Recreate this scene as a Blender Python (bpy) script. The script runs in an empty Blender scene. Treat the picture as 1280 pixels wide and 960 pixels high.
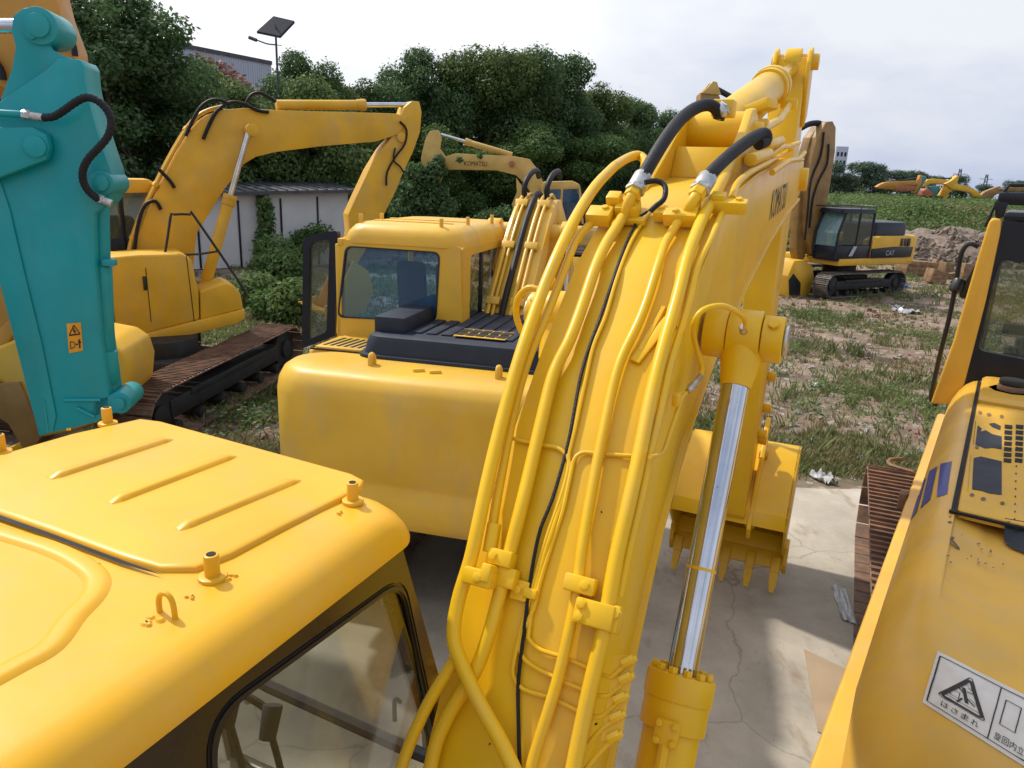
import bpy, bmesh, math, random
import numpy as np
from mathutils import Vector, Matrix, noise
from mathutils.bvhtree import BVHTree
R_=math.radians
random.seed(7); rng=np.random.default_rng(7)
SC=bpy.context.scene; COL=SC.collection
# ------------------------------------------------------------------ camera model
FPX=920.; CH=3.7
_p=math.atan((480-225)/FPX); _r=R_(2.2)
CD=Vector((0,math.cos(_p),-math.sin(_p))); _U=Vector((0,math.sin(_p),math.cos(_p))); _R=Vector((1,0,0))
CR=_R*math.cos(_r)+_U*math.sin(_r); CU=-_R*math.sin(_r)+_U*math.cos(_r)
CO=Vector((0,0,CH))
def ray(x,y): return CD+CR*((x-640)/FPX)+CU*((480-y)/FPX)
def at(x,y,Y):            # world point seen at a pixel, Y metres ahead
    r=ray(x,y); return CO+r*(Y/r.y)
def gz(x,y,z=0.):
    r=ray(x,y); return CO+r*((z-CH)/r.z)
class Fr:                 # a machine's frame: x right, y forward, z up
    def __init__(s,ox,oy,th,oz=0):
        s.th=R_(th); s.o=Vector((ox,oy,oz)); s.F=Vector((math.sin(s.th),math.cos(s.th),0)); s.X=Vector((math.cos(s.th),-math.sin(s.th),0))
    def loc(s,P): d=P-s.o; return Vector((d@s.X,d@s.F,d.z)) if False else Vector((d.dot(s.X),d.dot(s.F),d.z))
    def wld(s,l): return s.o+s.X*l[0]+s.F*l[1]+Vector((0,0,l[2]))
    def lat(s,x,y,L):
        r=ray(x,y); k=(L-(CO-s.o).dot(s.X))/r.dot(s.X); return s.loc(CO+r*k)
    def fwd(s,x,y,Y):
        r=ray(x,y); k=(Y-(CO-s.o).dot(s.F))/r.dot(s.F); return s.loc(CO+r*k)
    def z(s,x,y,Z): return s.loc(gz(x,y,Z+s.o.z))
    def sz(s,pts,L): return [(p.y,p.z) for p in (s.lat(x,y,L) for x,y in pts)]
    def xz(s,pts,Y): return [(p.x,p.z) for p in (s.fwd(x,y,Y) for x,y in pts)]
    def L3(s,pts,L): return [s.lat(x,y,L) for x,y in pts]
# ------------------------------------------------------------------ materials
def mat(name,col,rough=.5,metal=0.,var=.12,vscale=3.,bump=0.,bscale=40.,coat=0.,col2=None,spots=None,spot_amt=.62,spec=.5,dust=0.):
    m=bpy.data.materials.new(name); m.use_nodes=True; n=m.node_tree.nodes; l=m.node_tree.links
    b=n['Principled BSDF']; b.inputs['Roughness'].default_value=rough; b.inputs['Metallic'].default_value=metal
    b.inputs['Coat Weight'].default_value=coat; b.inputs['Coat Roughness'].default_value=.12; b.inputs['Specular IOR Level'].default_value=spec
    tc=n.new('ShaderNodeTexCoord'); nz=n.new('ShaderNodeTexNoise'); nz.inputs['Scale'].default_value=vscale; nz.inputs['Detail'].default_value=8
    l.new(tc.outputs['Object'],nz.inputs['Vector'])
    rp=n.new('ShaderNodeValToRGB'); e=rp.color_ramp.elements
    c2=col2 if col2 else tuple(c*(1-var*2) for c in col)
    e[0].position=.35; e[0].color=(*c2,1); e[1].position=.65; e[1].color=(*col,1)
    l.new(nz.outputs['Fac'],rp.inputs['Fac']); out=rp.outputs['Color']
    if spots:
        n2=n.new('ShaderNodeTexNoise'); n2.inputs['Scale'].default_value=vscale*9; n2.inputs['Detail'].default_value=12; n2.inputs['Roughness'].default_value=.7
        l.new(tc.outputs['Object'],n2.inputs['Vector']); r2=n.new('ShaderNodeValToRGB'); r2.color_ramp.elements[0].position=spot_amt; r2.color_ramp.elements[1].position=spot_amt+.04
        l.new(n2.outputs['Fac'],r2.inputs['Fac']); mx=n.new('ShaderNodeMix'); mx.data_type='RGBA'
        l.new(r2.outputs['Color'],mx.inputs[0]); l.new(out,mx.inputs[6]); mx.inputs[7].default_value=(*spots,1); out=mx.outputs[2]
    if dust:
        nd=n.new('ShaderNodeTexNoise'); nd.inputs['Scale'].default_value=vscale*.9; nd.inputs['Detail'].default_value=10; nd.inputs['Roughness'].default_value=.68; nd.inputs['Distortion'].default_value=.6
        mpd=n.new('ShaderNodeMapping'); mpd.inputs['Scale'].default_value=(1.6,1.6,.7); mpd.inputs['Location'].default_value=(3,1,7); l.new(tc.outputs['Object'],mpd.inputs[0]); l.new(mpd.outputs[0],nd.inputs['Vector'])
        md=n.new('ShaderNodeMapRange'); md.inputs[1].default_value=.46; md.inputs[2].default_value=.72; md.inputs[4].default_value=dust; l.new(nd.outputs[0],md.inputs[0])
        mxd=n.new('ShaderNodeMix'); mxd.data_type='RGBA'; l.new(md.outputs[0],mxd.inputs[0]); l.new(out,mxd.inputs[6]); mxd.inputs[7].default_value=(.42,.33,.20,1); out=mxd.outputs[2]
    l.new(out,b.inputs['Base Color'])
    mr=n.new('ShaderNodeMapRange'); mr.inputs[3].default_value=rough*.75; mr.inputs[4].default_value=min(1,rough*1.3)
    n3=n.new('ShaderNodeTexNoise'); n3.inputs['Scale'].default_value=vscale*2.3; n3.inputs['Detail'].default_value=6; l.new(tc.outputs['Object'],n3.inputs['Vector'])
    l.new(n3.outputs['Fac'],mr.inputs[0]); l.new(mr.outputs[0],b.inputs['Roughness'])
    if bump:
        bp=n.new('ShaderNodeBump'); bp.inputs['Strength'].default_value=bump; bp.inputs['Distance'].default_value=.01
        n4=n.new('ShaderNodeTexNoise'); n4.inputs['Scale'].default_value=bscale; n4.inputs['Detail'].default_value=6; l.new(tc.outputs['Object'],n4.inputs['Vector'])
        l.new(n4.outputs['Fac'],bp.inputs['Height']); l.new(bp.outputs[0],b.inputs['Normal'])
    return m
Y1=mat('bright_yellow_paint',(.80,.475,.008),.40,var=.07,vscale=2.2,bump=.16,bscale=9,coat=.10,spec=.3,spots=(.36,.19,.04),spot_amt=.715,dust=.22)
Y1R=mat('bright_yellow_roof_paint',(.77,.405,.015),.40,var=.06,vscale=2.5,bump=.16,bscale=7,coat=.08,spec=.3,spots=(.42,.22,.05),spot_amt=.72,dust=.25)
Y2=mat('yellow_paint_warm',(.75,.445,.04),.42,var=.07,vscale=2,bump=.12,bscale=8,coat=.08,spec=.35,spots=(.32,.18,.05),spot_amt=.71,dust=.35)
Y3=mat('yellow_paint_orange',(.74,.42,.03),.45,var=.08,dust=.35,spec=.3,vscale=2,bump=.08,bscale=8,spots=(.25,.13,.04),spot_amt=.73)
Y6=mat('yellow_paint_worn',(.72,.41,.045),.42,var=.08,vscale=2.4,bump=.13,bscale=10,coat=.08,spec=.35,dust=.35,spots=(.10,.035,.015),spot_amt=.715)
YT=mat('tan_yellow_paint',(.62,.40,.10),.5,var=.1,vscale=2,bump=.08)
OR=mat('orange_paint',(.55,.25,.03),.45,var=.1,vscale=2,bump=.06)
BRN=mat('brown_yellow_paint',(.31,.175,.05),.5,var=.15,vscale=3,spots=(.08,.05,.03),spot_amt=.66)
TEAL=mat('teal_paint',(.003,.31,.34),.42,spec=.35,dust=.06,var=.08,vscale=1.6,bump=.12,bscale=8,coat=.1,spots=(.01,.12,.15),spot_amt=.74)
BLK=mat('black_paint',(.018,.018,.02),.35,var=.1,bump=.05)
NAVY=mat('blue_black_paint',(.011,.014,.024),.34,var=.1,spec=.3)
HOODD=mat('dark_hood_plastic',(.024,.032,.052),.6,spec=.25,var=.12,vscale=4,spots=(.12,.12,.12),spot_amt=.7)
FRAME=mat('cab_frame_dark_paint',(.035,.025,.016),.28,var=.2,coat=.3)
RUB=mat('rubber_hose',(.011,.011,.014),.55,spec=.3,var=.1,bump=.3,bscale=120)
CHR=mat('chrome_rod',(.62,.64,.68),.10,1.,var=.10,vscale=7,spots=(.10,.09,.08),spot_amt=.655)
STEEL=mat('zinc_fitting',(.55,.55,.53),.35,.9,var=.15,vscale=30)
RUST=mat('rusty_track_steel',(.27,.155,.10),.7,.2,var=.2,vscale=6,bump=.5,bscale=30,col2=(.13,.085,.065),spots=(.32,.16,.09),spot_amt=.6)
TRK=mat('grey_brown_track_steel',(.20,.165,.14),.7,.2,var=.2,vscale=6,bump=.4,col2=(.09,.075,.065))
DARKM=mat('dark_greasy_metal',(.03,.03,.03),.6,.3,var=.2,vscale=5,spots=(.12,.1,.08),spot_amt=.66)
GREYM=mat('grey_roller_paint',(.10,.13,.15),.5,.2,var=.2)
SEAT=mat('dark_seat_fabric',(.03,.035,.05),.85)
MATF=mat('dusty_floor_mat',(.30,.275,.23),.85,var=.22,vscale=5,bump=.5,bscale=30)
HOLE=mat('dark_opening',(.006,.006,.006),.9)
BLUE=mat('blue_stripe_vinyl',(.02,.035,.26),.35,var=.05)
PATCH=mat('anti_slip_patch',(.035,.04,.055),.8,bump=.6,bscale=200,spots=(.5,.28,.05),spot_amt=.72)
WHITE=mat('white_sticker',(.62,.59,.54),.4,var=.05,vscale=20)
INK=mat('black_print',(.012,.012,.012),.5)
ORS=mat('orange_sticker',(.85,.36,.01),.4)
WALL=mat('white_shed_panel',(.58,.58,.57),.6,var=.08,vscale=1,bump=.1)
WALLG=mat('grey_warehouse_cladding',(.42,.46,.54),.6,var=.06,vscale=.4)
ROOFD=mat('dark_shed_roof',(.07,.075,.085),.7,var=.2)
BARK=mat('tree_bark',(.09,.07,.05),.9,var=.25,vscale=4,bump=.6)
LITTER=mat('white_plastic_litter',(.46,.47,.48),.4,var=.15,vscale=20)
LITPATCH=mat('painted_light_patch',(.42,.31,.20),.8,var=.08)  # tan that stands in for sunlit concrete
WOOD=mat('old_timber',(.30,.18,.09),.85,var=.25,vscale=5,bump=.5)
STONE=mat('pale_stone',(.32,.30,.27),.9,var=.2,vscale=8,bump=.6)
BRICK=mat('brick_rubble',(.28,.13,.09),.9,var=.3,vscale=12,bump=.6)
TARP=mat('blue_tarp',(.01,.16,.6),.5)
REDP=mat('red_orange_paint',(.42,.13,.06),.5)  # red dulled in its base colour to stand in for distance haze
def glass(name,tint,refl=.06,op=.0,dark=(.02,.03,.04)):
    m=bpy.data.materials.new(name); m.use_nodes=True; n=m.node_tree.nodes; l=m.node_tree.links; n.clear()
    o=n.new('ShaderNodeOutputMaterial'); t=n.new('ShaderNodeBsdfTransparent'); t.inputs[0].default_value=(*tint,1)
    g=n.new('ShaderNodeBsdfGlossy'); g.inputs['Roughness'].default_value=.03; g.inputs[0].default_value=(1,1,1,1)
    lw=n.new('ShaderNodeLayerWeight'); lw.inputs[0].default_value=.5; pw=n.new('ShaderNodeMath'); pw.operation='POWER'; pw.inputs[1].default_value=4; l.new(lw.outputs['Facing'],pw.inputs[0]); fr=n.new('ShaderNodeMath'); fr.operation='MULTIPLY_ADD'; fr.inputs[1].default_value=.6; fr.inputs[2].default_value=.035; l.new(pw.outputs[0],fr.inputs[0]); mx=n.new('ShaderNodeMixShader')
    l.new(fr.outputs[0],mx.inputs[0]); l.new(t.outputs[0],mx.inputs[1]); l.new(g.outputs[0],mx.inputs[2])
    d=n.new('ShaderNodeBsdfDiffuse'); d.inputs[0].default_value=(*dark,1); m2=n.new('ShaderNodeMixShader'); m2.inputs[0].default_value=op
    l.new(mx.outputs[0],m2.inputs[1]); l.new(d.outputs[0],m2.inputs[2]); l.new(m2.outputs[0],o.inputs[0]); return m
GL1=glass('clear_cab_glass',(.72,.74,.70),op=.03,dark=(.3,.28,.22))
GL2=glass('blue_tinted_glass',(.58,.76,.90),op=.16,dark=(.10,.24,.42))
GL3=glass('pale_windscreen_glass',(.6,.75,.75),op=.35,dark=(.32,.48,.5))
GL4=glass('grey_dusty_glass',(.7,.75,.72),op=.2,dark=(.16,.20,.17))
def leafmat(name,a,b,tr=.25):
    m=bpy.data.materials.new(name); m.use_nodes=True; n=m.node_tree.nodes; l=m.node_tree.links
    p=n['Principled BSDF']; p.inputs['Roughness'].default_value=.6; p.inputs['Specular IOR Level'].default_value=.25
    g=n.new('ShaderNodeNewGeometry'); rp=n.new('ShaderNodeValToRGB'); rp.color_ramp.elements[0].color=(*a,1); rp.color_ramp.elements[1].color=(*b,1)
    l.new(g.outputs['Random Per Island'],rp.inputs['Fac']); l.new(rp.outputs[0],p.inputs['Base Color'])
    t=n.new('ShaderNodeBsdfTranslucent'); l.new(rp.outputs[0],t.inputs[0]); mx=n.new('ShaderNodeMixShader'); mx.inputs[0].default_value=tr
    l.new(p.outputs[0],mx.inputs[1]); l.new(t.outputs[0],mx.inputs[2]); l.new(mx.outputs[0],n['Material Output'].inputs[0]); return m
LEAFD=leafmat('dark_green_leaves',(.05,.10,.036),(.12,.20,.075),.45)
LEAFM=leafmat('mid_green_leaves',(.055,.115,.030),(.135,.215,.06),.4)
LEAFD2=leafmat('olive_green_leaves',(.05,.085,.025),(.125,.185,.05),.4)
LEAFL=leafmat('light_green_leaves',(.075,.135,.038),(.18,.25,.08),.4)
LEAFR=leafmat('pink_brown_blossom',(.17,.07,.05),(.28,.13,.09))
LEAFB=leafmat('hazy_far_leaves',(.05,.09,.055),(.09,.14,.08))
GRASSM=leafmat('grass_blades',(.10,.135,.045),(.25,.27,.11),.35)
GRASSD=leafmat('dry_grass_blades',(.16,.13,.06),(.30,.25,.13))
# ------------------------------------------------------------------ mesh builder
class MB:
    def __init__(s): s.b=bmesh.new(); s.M=Matrix.Identity(4)
    def _in(s,t,M=None):
        MM=s.M@M if M is not None else s.M
        me=bpy.data.meshes.new('t'); t.to_mesh(me); t.free(); me.transform(MM); s.b.from_mesh(me); bpy.data.meshes.remove(me)
    def box(s,c,d,bev=.008,M=None,seg=2):
        t=bmesh.new(); bmesh.ops.create_cube(t,size=1); bmesh.ops.scale(t,vec=d,verts=t.verts)
        if bev: bmesh.ops.bevel(t,geom=t.edges[:],offset=min(bev,min(d)*.45),segments=seg,affect='EDGES',profile=.5)
        T=Matrix.Translation(c)
        s._in(t,T@M if M is not None else T); return s
    def ext(s,pts,a,b,bev=.006,axis='x',seg=2):   # polygon of (u,v) extruded a..b along the axis
        t=bmesh.new()
        def V(u,v,w): return {'x':(w,u,v),'y':(u,w,v),'z':(u,v,w)}[axis]
        va=[t.verts.new(V(u,v,a)) for u,v in pts]; vb=[t.verts.new(V(u,v,b)) for u,v in pts]
        t.faces.new(va); t.faces.new(vb[::-1]); n=len(pts)
        for i in range(n): t.faces.new((va[i],vb[i],vb[(i+1)%n],va[(i+1)%n]))
        bmesh.ops.recalc_face_normals(t,faces=t.faces)
        if bev:
            ed=[e for e in t.edges if e.calc_face_angle(0)>.35]
            bmesh.ops.bevel(t,geom=ed,offset=bev,segments=seg,affect='EDGES',profile=.5,clamp_overlap=True)
        s._in(t); return s
    def cyl(s,p,q,r,r2=None,n=20,bev=.004,cap=True):
        p=Vector(p); q=Vector(q); d=q-p; t=bmesh.new()
        bmesh.ops.create_cone(t,cap_ends=cap,segments=n,radius1=r,radius2=r if r2 is None else r2,depth=d.length)
        if bev and cap:
            ed=[e for e in t.edges if abs(abs(e.verts[0].co.z)-d.length/2)<1e-5 and abs(e.verts[0].co.z-e.verts[1].co.z)<1e-5]
            bmesh.ops.bevel(t,geom=ed,offset=min(bev,r*.3,d.length*.3),segments=2,affect='EDGES',profile=.5)
        M=Matrix.Translation((p+q)/2)@d.to_track_quat('Z','Y').to_matrix().to_4x4(); s._in(t,M); return s
    def bolt(s,p,nrm,r=.012,h=.01): p=Vector(p); return s.cyl(p,p+Vector(nrm).normalized()*h,r,n=6,bev=.002)
    def tube(s,pts,r,n=10,smooth=3,closed=False):
        P=[Vector(p) for p in pts]
        if smooth and len(P)>2:           # corner-rounding by Catmull-Rom
            Q=[]
            for i in range(len(P)-1):
                a=P[max(i-1,0)];b=P[i];c=P[i+1];d=P[min(i+2,len(P)-1)]
                for k in range(smooth):
                    u=k/smooth; Q.append(.5*((2*b)+(c-a)*u+(2*a-5*b+4*c-d)*u*u+(-a+3*b-3*c+d)*u**3))
            Q.append(P[-1]); P=Q
        t=bmesh.new(); rings=[]; up=None
        for i,p in enumerate(P):
            T=(P[min(i+1,len(P)-1)]-P[max(i-1,0)]).normalized()
            if up is None: up=T.orthogonal().normalized()
            up=(up-T*up.dot(T)).normalized(); sd=T.cross(up)
            rr=r if not callable(r) else r(i/(len(P)-1))
            rings.append([t.verts.new(p+(up*math.cos(2*math.pi*k/n)+sd*math.sin(2*math.pi*k/n))*rr) for k in range(n)])
        for A,B in zip(rings,rings[1:]):
            for k in range(n): t.faces.new((A[k],A[(k+1)%n],B[(k+1)%n],B[k]))
        t.faces.new(rings[0][::-1]); t.faces.new(rings[-1]); bmesh.ops.recalc_face_normals(t,faces=t.faces)
        s._in(t); return s
    def loft(s,rings,cap=True):
        t=bmesh.new(); RR=[[t.verts.new(p) for p in r] for r in rings]; n=len(RR[0])
        for A,B in zip(RR,RR[1:]):
            for k in range(n): t.faces.new((A[k],A[(k+1)%n],B[(k+1)%n],B[k]))
        if cap: t.faces.new(RR[0][::-1]); t.faces.new(RR[-1])
        bmesh.ops.recalc_face_normals(t,faces=t.faces); s._in(t); return s
    def face(s,pts): s.b.faces.new([s.b.verts.new(s.M@Vector(p)) for p in pts]); return s
    def out(s,name,m,parent=None,smooth=True,ang=35):
        while parent is not None and parent.parent is not None and parent.parent.parent is not None: parent=parent.parent
        me=bpy.data.meshes.new(name); s.b.to_mesh(me); s.b.free()
        if parent is not None and parent.get('_off') is not None: me.transform(Matrix.Translation(-Vector(parent['_off'])))
        elif parent is not None and parent.parent and parent.parent.get('_off') is not None: me.transform(Matrix.Translation(-Vector(parent.parent['_off'])))
        if smooth:
            me.polygons.foreach_set('use_smooth',[True]*len(me.polygons)); me.set_sharp_from_angle(angle=R_(ang))
        me.materials.append(m); o=bpy.data.objects.new(name,me); COL.objects.link(o); o.parent=parent; return o
def rrect(x0,x1,y0,y1,r,z,n=6,zf=None):
    r=min(r,(x1-x0)/2-.001,(y1-y0)/2-.001); P=[]
    for cx,cy,a0 in ((x1-r,y1-r,0),(x0+r,y1-r,90),(x0+r,y0+r,180),(x1-r,y0+r,270)):
        for k in range(n+1):
            a=R_(a0+90*k/n); x=cx+r*math.cos(a); y=cy+r*math.sin(a); P.append((x,y,z+(zf(x,y) if zf else 0)))
    return P
def thing(name,label,cat,fr,off=(0,0,0),group=None):
    o=bpy.data.objects.new(name,None); COL.objects.link(o); o.empty_display_size=.2
    o.location=fr.wld(off); o.rotation_euler=(0,0,-fr.th); o['_off']=list(off)
    o['label']=label; o['category']=cat
    if group: o['group']=group
    return o
def tag(o,label,cat,group=None):
    o['label']=label; o['category']=cat
    if group: o['group']=group
    return o
def struct(o,k='structure'): o['kind']=k; return o
def origin(o,p):
    p=Vector(p); o.data.transform(Matrix.Translation(-p)); o.location=p
# decals follow the real surface of a target object
def decal_setup(objs,fr,off):
    V=[];Fc=[]
    for o in objs:
        b=len(V); V+=[fr.wld(Vector(v.co)+Vector(off)) for v in o.data.vertices]; Fc+=[[b+i for i in p.vertices] for p in o.data.polygons]
    T=BVHTree.FromPolygons(V,Fc)
    def hit(x,y,e=.003):
        r=ray(x,y).normalized(); h=T.ray_cast(CO,r)
        if h[0] is None: return None
        n=h[1]
        if n.dot(r)>0: n=-n
        return fr.loc(h[0]+n*e)
    return hit
def bil(q,u,v):
    (ax,ay),(bx,by),(cx,cy),(dx,dy)=q
    return ((ax*(1-u)+bx*u)*(1-v)+(dx*(1-u)+cx*u)*v,(ay*(1-u)+by*u)*(1-v)+(dy*(1-u)+cy*u)*v)
def decal_quad(hit,q,name,m,parent,nx=8,ny=8,e=.003):
    mb=MB(); g=[[hit(*bil(q,i/nx,j/ny),e) for i in range(nx+1)] for j in range(ny+1)]
    for j in range(ny):
        for i in range(nx):
            P=(g[j][i],g[j][i+1],g[j+1][i+1],g[j+1][i])
            if all(p is not None for p in P): mb.face(P)
    bmesh.ops.remove_doubles(mb.b,verts=mb.b.verts,dist=1e-5)
    return mb.out(name,m,parent)
def decal_verts(hit,q,polys,name,m,parent,e=.006):       # polys: faces of (u,v)
    mb=MB()
    for f in polys:
        P=[hit(*bil(q,u,v),e) for u,v in f]
        if all(p is not None for p in P): mb.face(P)
    return mb.out(name,m,parent,smooth=False)
def strip(a,b,w):   # thin quad in uv from a to b
    dx,dy=b[0]-a[0],b[1]-a[1]; L=math.hypot(dx,dy) or 1; nx,ny=-dy/L*w/2,dx/L*w/2; K=max(1,int(L/.08)); out=[]
    for k in range(K):
        p=(a[0]+dx*k/K,a[1]+dy*k/K); r=(a[0]+dx*(k+1)/K,a[1]+dy*(k+1)/K)
        out.append([(p[0]+nx,p[1]+ny),(r[0]+nx,r[1]+ny),(r[0]-nx,r[1]-ny),(p[0]-nx,p[1]-ny)])
    return out
def text_polys(txt,size=1.):
    c=bpy.data.curves.new('t','FONT'); c.body=txt; c.size=size; c.resolution_u=3
    o=bpy.data.objects.new('t',c); COL.objects.link(o); dg=bpy.context.evaluated_depsgraph_get(); me=bpy.data.meshes.new_from_object(o.evaluated_get(dg))
    P=[[tuple(me.vertices[i].co[:2]) for i in p.vertices] for p in me.polygons]
    COL.objects.unlink(o); bpy.data.objects.remove(o); bpy.data.curves.remove(c); bpy.data.meshes.remove(me)
    xs=[x for f in P for x,_ in f]; ys=[y for f in P for _,y in f]
    return P,(min(xs),max(xs),min(ys),max(ys))
def text_uv(txt,u0,u1,v0,v1):      # v grows downwards
    P,(a,b,c,d)=text_polys(txt); return [[(u0+(x-a)/(b-a)*(u1-u0), v1-(y-c)/(d-c)*(v1-v0)) for x,y in f] for f in P]
# ------------------------------------------------------------------ machine parts
def track(par,x0,x1,pts_a,pts_b,r,m=RUST,xf=None,frame_m=DARKM,pitch=.19,gr=(-.36,0,.36)):
    """crawler between end centres pts_a and pts_b (s,z), end radius r, x0..x1 wide"""
    mb=MB()
    if xf is not None: mb.M=xf
    a=Vector((0,*pts_a)); b=Vector((0,*pts_b)); d=(b-a); L=d.length; d.normalize(); n=Vector((0,-d.z,d.y)); per=2*L+2*math.pi*r; N=int(per/pitch)
    def P(t):
        t=t%per
        if t<L: return a+d*t+n*r, d
        t-=L
        if t<math.pi*r: u=t/r; return b+n*r*math.cos(u)+d*r*math.sin(u), d*math.cos(u)-n*math.sin(u)
        t-=math.pi*r
        if t<L: return b-d*t-n*r, -d
        t-=L; u=t/r; return a-n*r*math.cos(u)-d*r*math.sin(u), -d*math.cos(u)+n*math.sin(u)
    for k in range(N):
        p,T=P(k*per/N); nn=Vector((0,-T.z,T.y)); w=per/N
        M=Matrix(((1,0,0),(0,T.y,nn.y),(0,T.z,nn.z))).to_4x4()
        mb.box(((x0+x1)/2,p.y,p.z),(x1-x0,w*.94,.022),bev=.004,M=M,seg=1)
        for q in gr:
            c=p+T*w*q+nn*.022; mb.box(((x0+x1)/2,c.y,c.z),(x1-x0-.01,.012,.03),bev=0,M=M)
    t=mb.out('track',m,par)
    mb=MB()
    if xf is not None: mb.M=xf
    ang=math.atan2(d.z,d.y); M=Matrix.Rotation(ang,4,'X'); c=(a+b)/2; xc=(x0+x1)/2; w=(x1-x0)*.5
    mb.box((xc,c.y,c.z),(w,L*.86,r*.75),bev=.03,M=M)
    mb.box((xc,c.y+n.y*r*.3,c.z+n.z*r*.3),(w*1.15,L*.6,r*.3),bev=.02,M=M)
    mb.out('track_frame',frame_m,t)
    for e,rr in ((a,r*.86),(b,r*.86)):
        mb=MB()
        if xf is not None: mb.M=xf
        mb.cyl((xc-w*.42,e.y,e.z),(xc+w*.42,e.y,e.z),rr,n=24); mb.cyl((xc-w*.6,e.y,e.z),(xc+w*.6,e.y,e.z),rr*.45,n=16)
        mb.out('end_wheel',frame_m,t)
    K=6
    for k in range(K):
        mb=MB()
        if xf is not None: mb.M=xf
        p=a+d*L*(.1+.8*k/(K-1))-n*(r-.12); mb.cyl((xc-w*.55,p.y,p.z),(xc+w*.55,p.y,p.z),.085,n=14); mb.out('roller',frame_m,t)
    return t
def cylinder(par,p,q,r,frac,rr=None,m=Y1,n=28,bolts=True,extra=0):
    """hydraulic cylinder, barrel from p over frac of the way, chrome rod on to q"""
    p=Vector(p);q=Vector(q); d=(q-p); k=p+d*frac; rr=rr or r*.52; u=d.normalized()
    mb=MB(); mb.cyl(p,k,r,n=n); mb.cyl(k-u*r*1.9,k-u*.004,r*1.16,n=n); mb.cyl(k-u*r*.9,k,r*1.22,n=n)
    sd=u.orthogonal().normalized(); s2=u.cross(sd)
    if bolts:
        for i in range(12):
            a=i*math.pi/6; c=k+(sd*math.cos(a)+s2*math.sin(a))*r*.98; mb.cyl(c,c+u*r*.22,r*.17,n=6,bev=.001)
    b=mb.out('cylinder_barrel',m,par)
    mb=MB(); mb.cyl(k-u*.02,q,rr,n=24,bev=0); mb.out('piston_rod',CHR,b)
    return b
def bucket(par,prof,x0,x1,m,teeth=5,th=.03,dark=None):
    """prof: outer shell profile (s,z) from the hinge edge round to the cutting lip"""
    P=[Vector((0,*p)) for p in prof]; t=bmesh.new()
    mb=MB()
    # shell with thickness
    cen=sum(P,Vector())/len(P); Q=[p+(cen-p).normalized()*th for p in P]
    mb.ext([(p.y,p.z) for p in P]+[(p.y,p.z) for p in Q[::-1]],x0,x1,bev=.004)
    b=mb.out('bucket',m,par)
    mb=MB()
    for xa,xb in ((x0-.002,x0+.022),(x1-.022,x1+.002)): mb.ext([(p.y,p.z) for p in P],xa,xb,bev=.003)
    mb.out('side_plate',m,b)
    lip=P[-1]; dr=(P[-1]-P[-2]).normalized()
    mbl=MB(); w=(x1-x0)
    mbl.M=Matrix.Identity(4)
    u=dr; nn=Vector((0,-u.z,u.y)); Mx=Matrix(((1,0,0),(0,u.y,nn.y),(0,u.z,nn.z))).to_4x4()
    c=lip+u*.03; mbl.box(((x0+x1)/2,c.y,c.z),(w,.16,.035),bev=.006,M=Mx)
    mbl.out('cutting_edge',m,b)
    for i in range(teeth):
        x=x0+.06+(w-.12)*i/(teeth-1); mb=MB(); c=lip+u*.08; mb.box((x,c.y,c.z),(.085,.16,.085),bev=.012,M=Mx); mb.out('tooth_adapter',m,b); mb=MB()
        e0=lip+u*.15; e1=lip+u*.34
        def ring(c,a,h): return [tuple(c+Vector((x+sx*a,0,0))+nn*(sy*h)) for sx,sy in ((-1,-1),(1,-1),(1,1),(-1,1))]
        mb.loft([ring(e0,.036,.036),ring(e0+u*.10,.033,.026),ring(e1,.018,.008)]); mb.out('tooth',m,b,ang=30)
    for xa,xb in ((x0-.035,x0+.0),(x1,x1+.035)):
        mb=MB(); e=lip+u*.02; mb.ext([(e.y-.05,e.z+.16),(e.y+.08,e.z+.2),(e.y+.09,e.z+.02),(e.y-.02,e.z-.12),(e.y-.06,e.z-.02)],xa,xb,bev=.004); mb.out('side_cutter',m,b)
    return b
# ================================================================== MAIN EXCAVATOR (nearest, cab roof and boom)
F1=Fr(0,0,24)
m1=thing('excavator','bright yellow excavator nearest the camera with raised piped boom and cab roof filling lower left','excavator',F1,(-.64,0.,0))
# -- boom
TOP=[(.80,.85),(1.05,1.42),(1.25,1.82),(1.44,2.19),(1.62,2.52),(1.78,2.77),(1.95,2.97),(2.16,3.19),(2.42,3.42),(2.70,3.58),(3.0,3.68),(3.6,3.76),(4.6,3.84),(6.35,3.93)]
BOT=[(6.62,3.93),(6.72,3.84),(6.70,3.70),(6.45,3.64),(5.58,3.56),(4.6,3.42),(3.74,3.25),(2.92,3.04),(2.48,2.83),(2.22,2.61),(2.06,2.40),(1.86,2.10),(1.66,1.70),(1.45,1.2),(1.3,.75)]
BX0,BX1=-.85,-.425
mb=MB(); mb.ext(TOP+BOT,BX0+.02,BX1-.02,bev=.004); boom=mb.out('boom',Y1,m1)
def offs(P,h): # polyline offset towards its left normal
    Q=[]
    for i,(a,b) in enumerate(P):
        x0,y0=P[max(i-1,0)]; x1,y1=P[min(i+1,len(P)-1)]; L=math.hypot(x1-x0,y1-y0); Q.append((a-(y1-y0)/L*h,b+(x1-x0)/L*h))
    return Q
mb=MB(); mb.ext(offs(TOP,.012)+TOP[::-1],BX0,BX1,bev=.004); mb.out('top_flange',Y1,boom)
BT=BOT[3:]; mb=MB(); mb.ext(offs(BT,.014)+offs(BT,-.004)[::-1],BX0,BX1,bev=.004); mb.out('bottom_flange',Y1,boom)
TO=offs(TOP,.012)
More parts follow.
